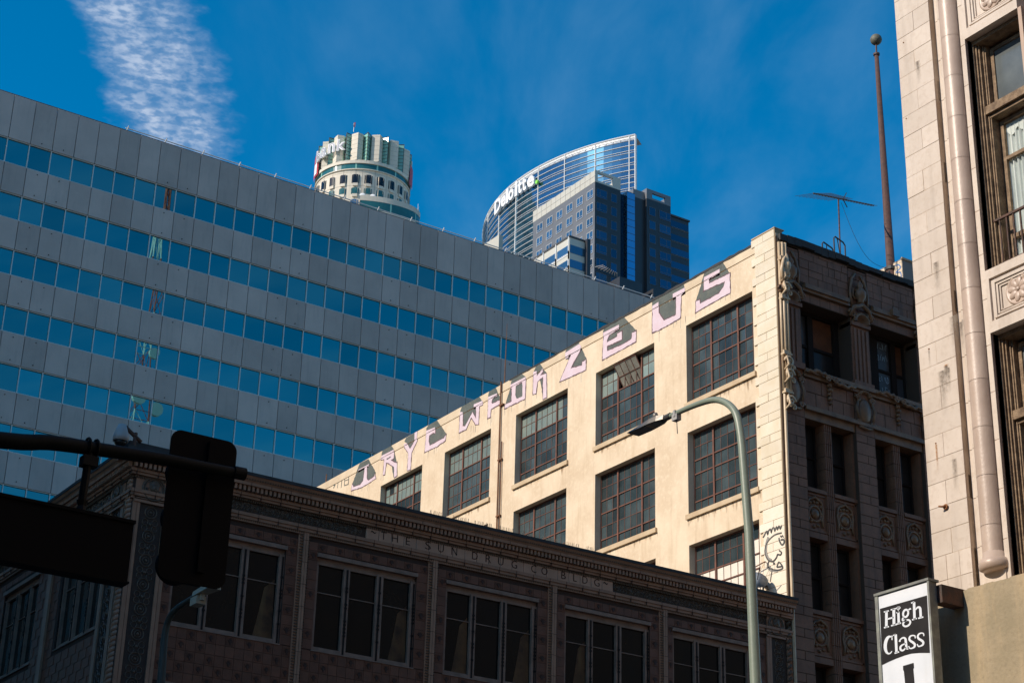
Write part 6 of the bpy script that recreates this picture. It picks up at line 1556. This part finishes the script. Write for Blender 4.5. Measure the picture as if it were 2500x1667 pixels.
for k in range(12):
    z1, z0 = 237.1-SG*k, 234.5-SG*k
    for (u0, u1, bb) in ((270.7, 272.9, False), (274.2, 278.1, True)):
        f = MB(); e = .07
        f.fb(fgy, u0, u0+e, z0, z1, 0, .06); f.fb(fgy, u1-e, u1, z0, z1, 0, .06); f.fb(fgy, u0+e, u1-e, z1-e, z1, 0, .06); f.fb(fgy, u0+e, u1-e, z0, z0+e, 0, .06)
        if bb: f.fb(fgy, u0+e, u1-e, z0+.5, z0+.58, 0, .06); f.fb(fgy, u0+.62*(u1-u0)-.04, u0+.62*(u1-u0)+.04, z0+.58, z1, 0, .05)
        wo = f.build('window', 'rim_shaded', gt); q = MB(); q.fb(fgy, u0+e, u1-e, z0+e, z1-e, -.02, .03); q.build('pane', 'far_window_shaded', wo)
    f = MB(); f.fb(fgy, 278.25, 284.68, 233.7-SG*k, 235.6-SG*k, -.5, -.36); f.build('window_band', 'far_window_shaded', gt)
    f = MB(); f.fb(fgy, 278.2, 284.72, 233.55-SG*k, 233.65-SG*k, -.5, -.3); f.fb(fgy, 278.2, 284.72, 233.2-SG*k, 233.3-SG*k, -.5, -.3); f.build('band_rail', 'rim_shaded', gt)
# stepped lower shoulders
b = MB(); b.box(256.3, 263.6, YG-6, YG+.0, 0, 209.5); b.box(266.5, 272, YG-7, YG, 0, 208.5); b.build('shoulder', 'granite_dark', gt)
for (u0, u1) in ((257.0, 258.9), (260.3, 262.3), (267.6, 269.6), (270.4, 271.8)):
    f = MB(); fsh = FR((0, YG-6 if u0 < 265 else YG-7, 0), (1, 0, 0), (0, -1, 0)); f.fb(fsh, u0, u0+.07, 202.8, 205.6, 0, .06); f.fb(fsh, u1-.07, u1, 202.8, 205.6, 0, .06); f.fb(fsh, u0, u1, 205.53, 205.6, 0, .06)
    wo = f.build('window', 'window_rim', gt); q = MB(); q.fb(fsh, u0+.07, u1-.07, 202.8, 205.5, -.02, .03); q.build('pane', 'far_window_blue', wo)
b = MB()
for i in range(9): b.tube([(253.2+i*.55, YG-3.0, 213.0-i*.12), (252.6+i*.9, YG-.2, 213.4-i*.12)], .09, 4)
b.build('pergola_bar', 'window_rim', gt)
# curved glass crown
CC = np.array([346.8, 415.84]); RC = 74.75; HT = 275.7
def crown_hit(px_, py_):
    d_ = ray(px_, py_); dh = d_[:2]/np.linalg.norm(d_[:2]); tca = CC@dh; d2 = CC@CC-tca*tca; t = tca-math.sqrt(max(RC*RC-d2, 0)); s_ = t/np.linalg.norm(d_[:2]); return Vector((d_[0]*s_, d_[1]*s_, d_[2]*s_+CAMZ))
def cang(p): return math.atan2(p.y-CC[1], p.x-CC[0])
tip = crown_hit(1150+1570/3.919, 320+60/3.919); aT = cang(tip)
aT = aT % (2*math.pi); aL = (math.pi-rad(38.5)) 
def cp_(a, r, z): return (CC[0]+r*math.cos(a), CC[1]+r*math.sin(a), z)
def cring(mb_, r0, z0, r1, z1, a0, a1, n):
    for i in range(n):
        a, c = a0+(a1-a0)*i/n, a0+(a1-a0)*(i+1)/n; mb_.poly([cp_(a, r0, z0), cp_(c, r0, z0), cp_(c, r1, z1), cp_(a, r1, z1)])
wfar = lambda x, y: (1150+x/3.919, 320+y/3.919)
vx = [cang(crown_hit(*wfar(x, y))) % (2*math.pi) for x, y in ((1515, 250), (1190, 250), (897, 400), (645, 500), (433, 700), (270, 850), (163, 950))]
marks = [aT]+vx+[aL]
zrow = []; z = HT-1.2
while z > 205: zrow.append(z); z -= 2.075
for i in range(len(marks)-1):
    a0, a1 = marks[i], marks[i+1]
    if abs(a0-a1) < .004: continue
    for j in range(len(zrow)-1):
        if j % 2 == 0 or True:
            n = max(1, int(abs(a1-a0)/.035)); q = MB(); cring(q, RC, zrow[j+1], RC, zrow[j], a0, a1, n); q.build('glass_pane', 'crown_glass', gt)
q = MB(); cring(q, RC+.0, HT-1.2, RC+.0, HT, aT, aL, 60); cring(q, RC, HT, RC-6, HT, aT, aL, 60); q.build('crown_edge', 'crown_rib', gt)
def rib(z, r_, nm='crown_rib'):
    q = MB(); n = 70; q.tube([cp_(aT+(aL-aT)*i/n, RC+.12, z) for i in range(n+1)], r_, 6); q.build(nm, 'crown_rib', gt)
for j, z in enumerate(zrow):
    if j % 2 == 1: rib(z, .11)
    else: rib(z+.36, .085); rib(z-.36, .085)
rib(HT+.1, .22)
for a in marks: q = MB(); q.tube([cp_(a, RC+.12, 200), cp_(a, RC+.12, HT+.2)], .17, 6); q.build('crown_mullion', 'crown_rib', gt)
q = MB()
for i in range(40): a = aT+(aL-aT)*i/40; q.tube([cp_(a, RC+.15, HT-1.3), cp_(a, RC+.15, HT-.7)], .12, 4)
q.build('crown_bracket', 'crown_rib', gt)
# body behind the glass
b = MB(); cring(b, RC-1.2, 0, RC-1.2, HT-1.5, aT, aL, 40); b.build('crown_backing', 'far_window', gt)
# wall running back from the tip
tx, ty = cp_(aT, RC, 0)[:2]; b = MB(); b.box(tx, tx+.4, ty-.3, ty+.6, 236, HT); b.build('crown_mullion', 'crown_rib', gt)
letters = [('D', 258, 318, 650, 785), ('e', 319, 363, 652, 735), ('l', 364, 388, 590, 700), ('o', 387, 440, 590, 672), ('i', 447, 475, 532, 645), ('t', 477, 516, 525, 620), ('t', 517, 557, 500, 597), ('e', 565, 633, 485, 570)]
zb0 = crown_hit(*wfar(288, 778)).z; Hc = crown_hit(*wfar(288, 652)).z-zb0
for ch, x0, x1, y0, y1 in letters:
    pL, pR = crown_hit(*wfar(x0, (y0+y1)/2)), crown_hit(*wfar(x1, (y0+y1)/2)); aa, ac = cang(pL), cang(pR)
    du = Vector((pR.x-pL.x, pR.y-pL.y, 0)); W = du.length; du.normalize(); nn2 = Vector((du.y, -du.x, 0))
    if nn2.x > 0: nn2 = -nn2
    hr = {'D': 1.0, 'e': .76, 'l': 1.04, 'o': .76, 'i': 1.04, 't': .95}[ch]
    pm = crown_hit(*wfar((x0+x1)/2, y1)); o0 = Vector((pL.x, pL.y, zb0))+nn2*.5
    gm = glyph_mb(ch, lambda x, y, d: o0+du*x+Vector((0, 0, y))+nn2*d, offset=.028, w=W*.93, h=Hc*hr, depth=.7); gm.build('sign_letter', 'letter_white', gt)
b = MB(); pd = crown_hit(*wfar(653, 500)); b.lathe([(.62, 0), (.62, .6)], Vector((pd.x, pd.y, zb0+.6))+Vector((-.5, 0, 0)), (-1, .0, 0), 16); b.build('sign_dot', 'letter_green', gt)
# pale block at the foot of the crown
b = MB(); pk = atY(1150+268/3.919, 320+990/3.919, 400.); b.box(pk.x, pk.x+1.4, 400, 424, 0, pk.z); b.build('crown_foot', 'granite_pale', gt)

# ---- small pale block in front of the granite tower
low = thing('white_office', (207, 306, 0), 'small white office block with dark glass corner in front of the grey tower', 'office building')
cx3, cy3, zt3 = 209.6, 300.0, 188.9
b = MB(); b.box(cx3+.0, cx3+4.1, cy3+.02, cy3+26, 0, zt3-.3); b.build('body_wall', 'granite_pale', low)
b = MB(); b.box(cx3-.15, cx3+4.2, cy3-.12, cy3+26.2, zt3-.3, zt3+.15); b.build('roof_cap', 'dark_metal', low)
flx = FR((cx3, 0, 0), (0, 1, 0), (-1, 0, 0)); fly = FR((0, cy3, 0), (1, 0, 0), (0, -1, 0))
for k in range(4):
    z1 = zt3-2.1-3.6*k; z0 = z1-2.0
    for j in range(5):
        u0 = cy3+.5+j*5.0
        f = MB(); f.fb(flx, u0-.35, u0-.15, z0-1.6, z1+2.0, 0, .25); f.fb(flx, u0-.1, u0+4.5, z0-.45, z0-.25, 0, .12); f.fb(flx, u0-.1, u0+4.5, z0-.1, z0, 0, .1); wo = f.build('window', 'white_paint', low)
        q = MB(); q.fb(flx, u0, u0+4.4, z0, z1, -.05, .04); q.build('pane', 'far_window_blue', wo)
    f = MB(); f.fb(fly, cx3+.05, cx3+4.05, z0, z1, 0, .05); po = f.build('pane', 'far_window_blue', low)
b = MB(); b.box(cx3+4.1, cx3+5.0, cy3-1.0, cy3+3, 0, zt3+.2); b.build('side_fin', 'granite_dark', low)

# =================================================================== BUILDINGS OUT OF FRAME that shade and enclose the crossing
def plain_block(name, x0, x1, y0, y1, h, m, label, faces, wstep=3.6):
    t = thing(name, ((x0+x1)/2, (y0+y1)/2, 0), label, 'building'); b = MB(); b.box(x0, x1, y0, y1, 0, h); b.build('wall', m, t)
    b = MB(); b.box(x0-.3, x1+.3, y0-.3, y1+.3, h, h+.5); b.build('cornice', m, t)
    wm = MB(); wm.hexa([(-.7, 0, 0), (.7, 0, 0), (.7, .06, 0), (-.7, .06, 0), (-.7, 0, 1.9), (.7, 0, 1.9), (.7, .06, 1.9), (-.7, .06, 1.9)]); me = meshof(wm, 'far_pane', 'glass_night')
    sm2 = MB(); sm2.hexa([(-.85, 0, -.15), (.85, 0, -.15), (.85, .16, -.15), (-.85, .16, -.15), (-.85, 0, 0), (.85, 0, 0), (.85, .16, 0), (-.85, .16, 0)]); ms = meshof(sm2, 'far_sill', m)
    n = 0
    for fc in faces:
        a, c = (y0, y1) if fc in 'EW' else (x0, x1); u = a+1.8
        while u < c-1.2:
            z = 5
            while z < h-3 and n < 280:
                p, ang = {'E': ((x1, u, z), -math.pi/2), 'W': ((x0, u, z), math.pi/2), 'N': ((u, y1, z), 0), 'S': ((u, y0, z), math.pi)}[fc]
                o = inst('window', me, t, p, rot=(0, 0, ang)); s_ = inst('sill', ms, o, p); n += 1
                z += 4.0
            u += wstep
    return t
plain_block('brick_block', -34, -5, 38, 84, 37.3, 'brick_far', 'brick block across the side street, left of the view', 'ES')
plain_block('corner_block', -40, -5, -30, 15, 17.0, 'concrete_far', 'low grey corner block to the left of the crossing', 'EN')
plain_block('far_shade_block', -80, -40, 27, 62, 46.5, 'concrete_far', 'unseen grey block added down the cross street to shade the lamp pole', 'E')  # unseen, added so its shadow covers the lower left lamp pole
plain_block('rear_block', -38, 12, -75, -34, 40, 'brick_far', 'brick block behind the viewpoint', 'N', 4.5)
tb = plain_block('exchange_block', 88, 120, -76, -44, 80, 'concrete_far', 'tall plain telephone exchange far behind the viewpoint', 'N', 5)
plain_block('north_shade_block', -34, -5, 88, 150, 60, 'concrete_far', 'unseen block added beyond the brick block to darken the side windows', 'ES')  # unseen, added to keep bright sky out of the side window reflections
# red and white lattice mast on it, seen mirrored in the blue windows
mast = thing('lattice_mast', (103.6, -60, 80.5), 'red and white lattice radio mast mirrored in the blue windows', 'radio mast')
zM = [80.5+6*i for i in range(14)]
def mw(z): return max(.35, 3.4-(z-80)*(2.9/66))
legc = [(-1, -1), (1, -1), (1, 1), (-1, 1)]
for i in range(len(zM)-1):
    z0, z1 = zM[i], zM[i+1]; w0, w1 = mw(z0), mw(z1); mm = 'red_paint' if (i//1) % 3 != 1 else 'white_paint'
    b = MB()
    for (sx, sy) in legc: b.tube([(103.6+sx*w0, -60+sy*w0, z0), (103.6+sx*w1, -60+sy*w1, z1)], .13, 5)
    for k in range(4):
        a, c = legc[k], legc[(k+1) % 4]
        b.tube([(103.6+a[0]*w0, -60+a[1]*w0, z0), (103.6+c[0]*w1, -60+c[1]*w1, z1)], .06, 4); b.tube([(103.6+c[0]*w0, -60+c[1]*w0, z0), (103.6+a[0]*w1, -60+a[1]*w1, z1)], .06, 4)
        b.tube([(103.6+a[0]*w0, -60+a[1]*w0, z0), (103.6+c[0]*w0, -60+c[1]*w0, z0)], .06, 4)
    b.build('lattice_section', mm, mast)
for (dx, dz, s_) in ((-2.2, 112, 1), (2.4, 113, 1), (1.5, 121, .8), (-1.8, 123, .7)):
    b = MB(); b.lathe([(.5*s_, 0), (1.2*s_, .9*s_), (1.2*s_, 1.6*s_)], (103.6+dx, -57.6, dz), (0, 1, 0), 14); b.build('dish', 'white_paint', mast)

sc.render.engine = 'CYCLES'
print('objects', len(bpy.data.objects))
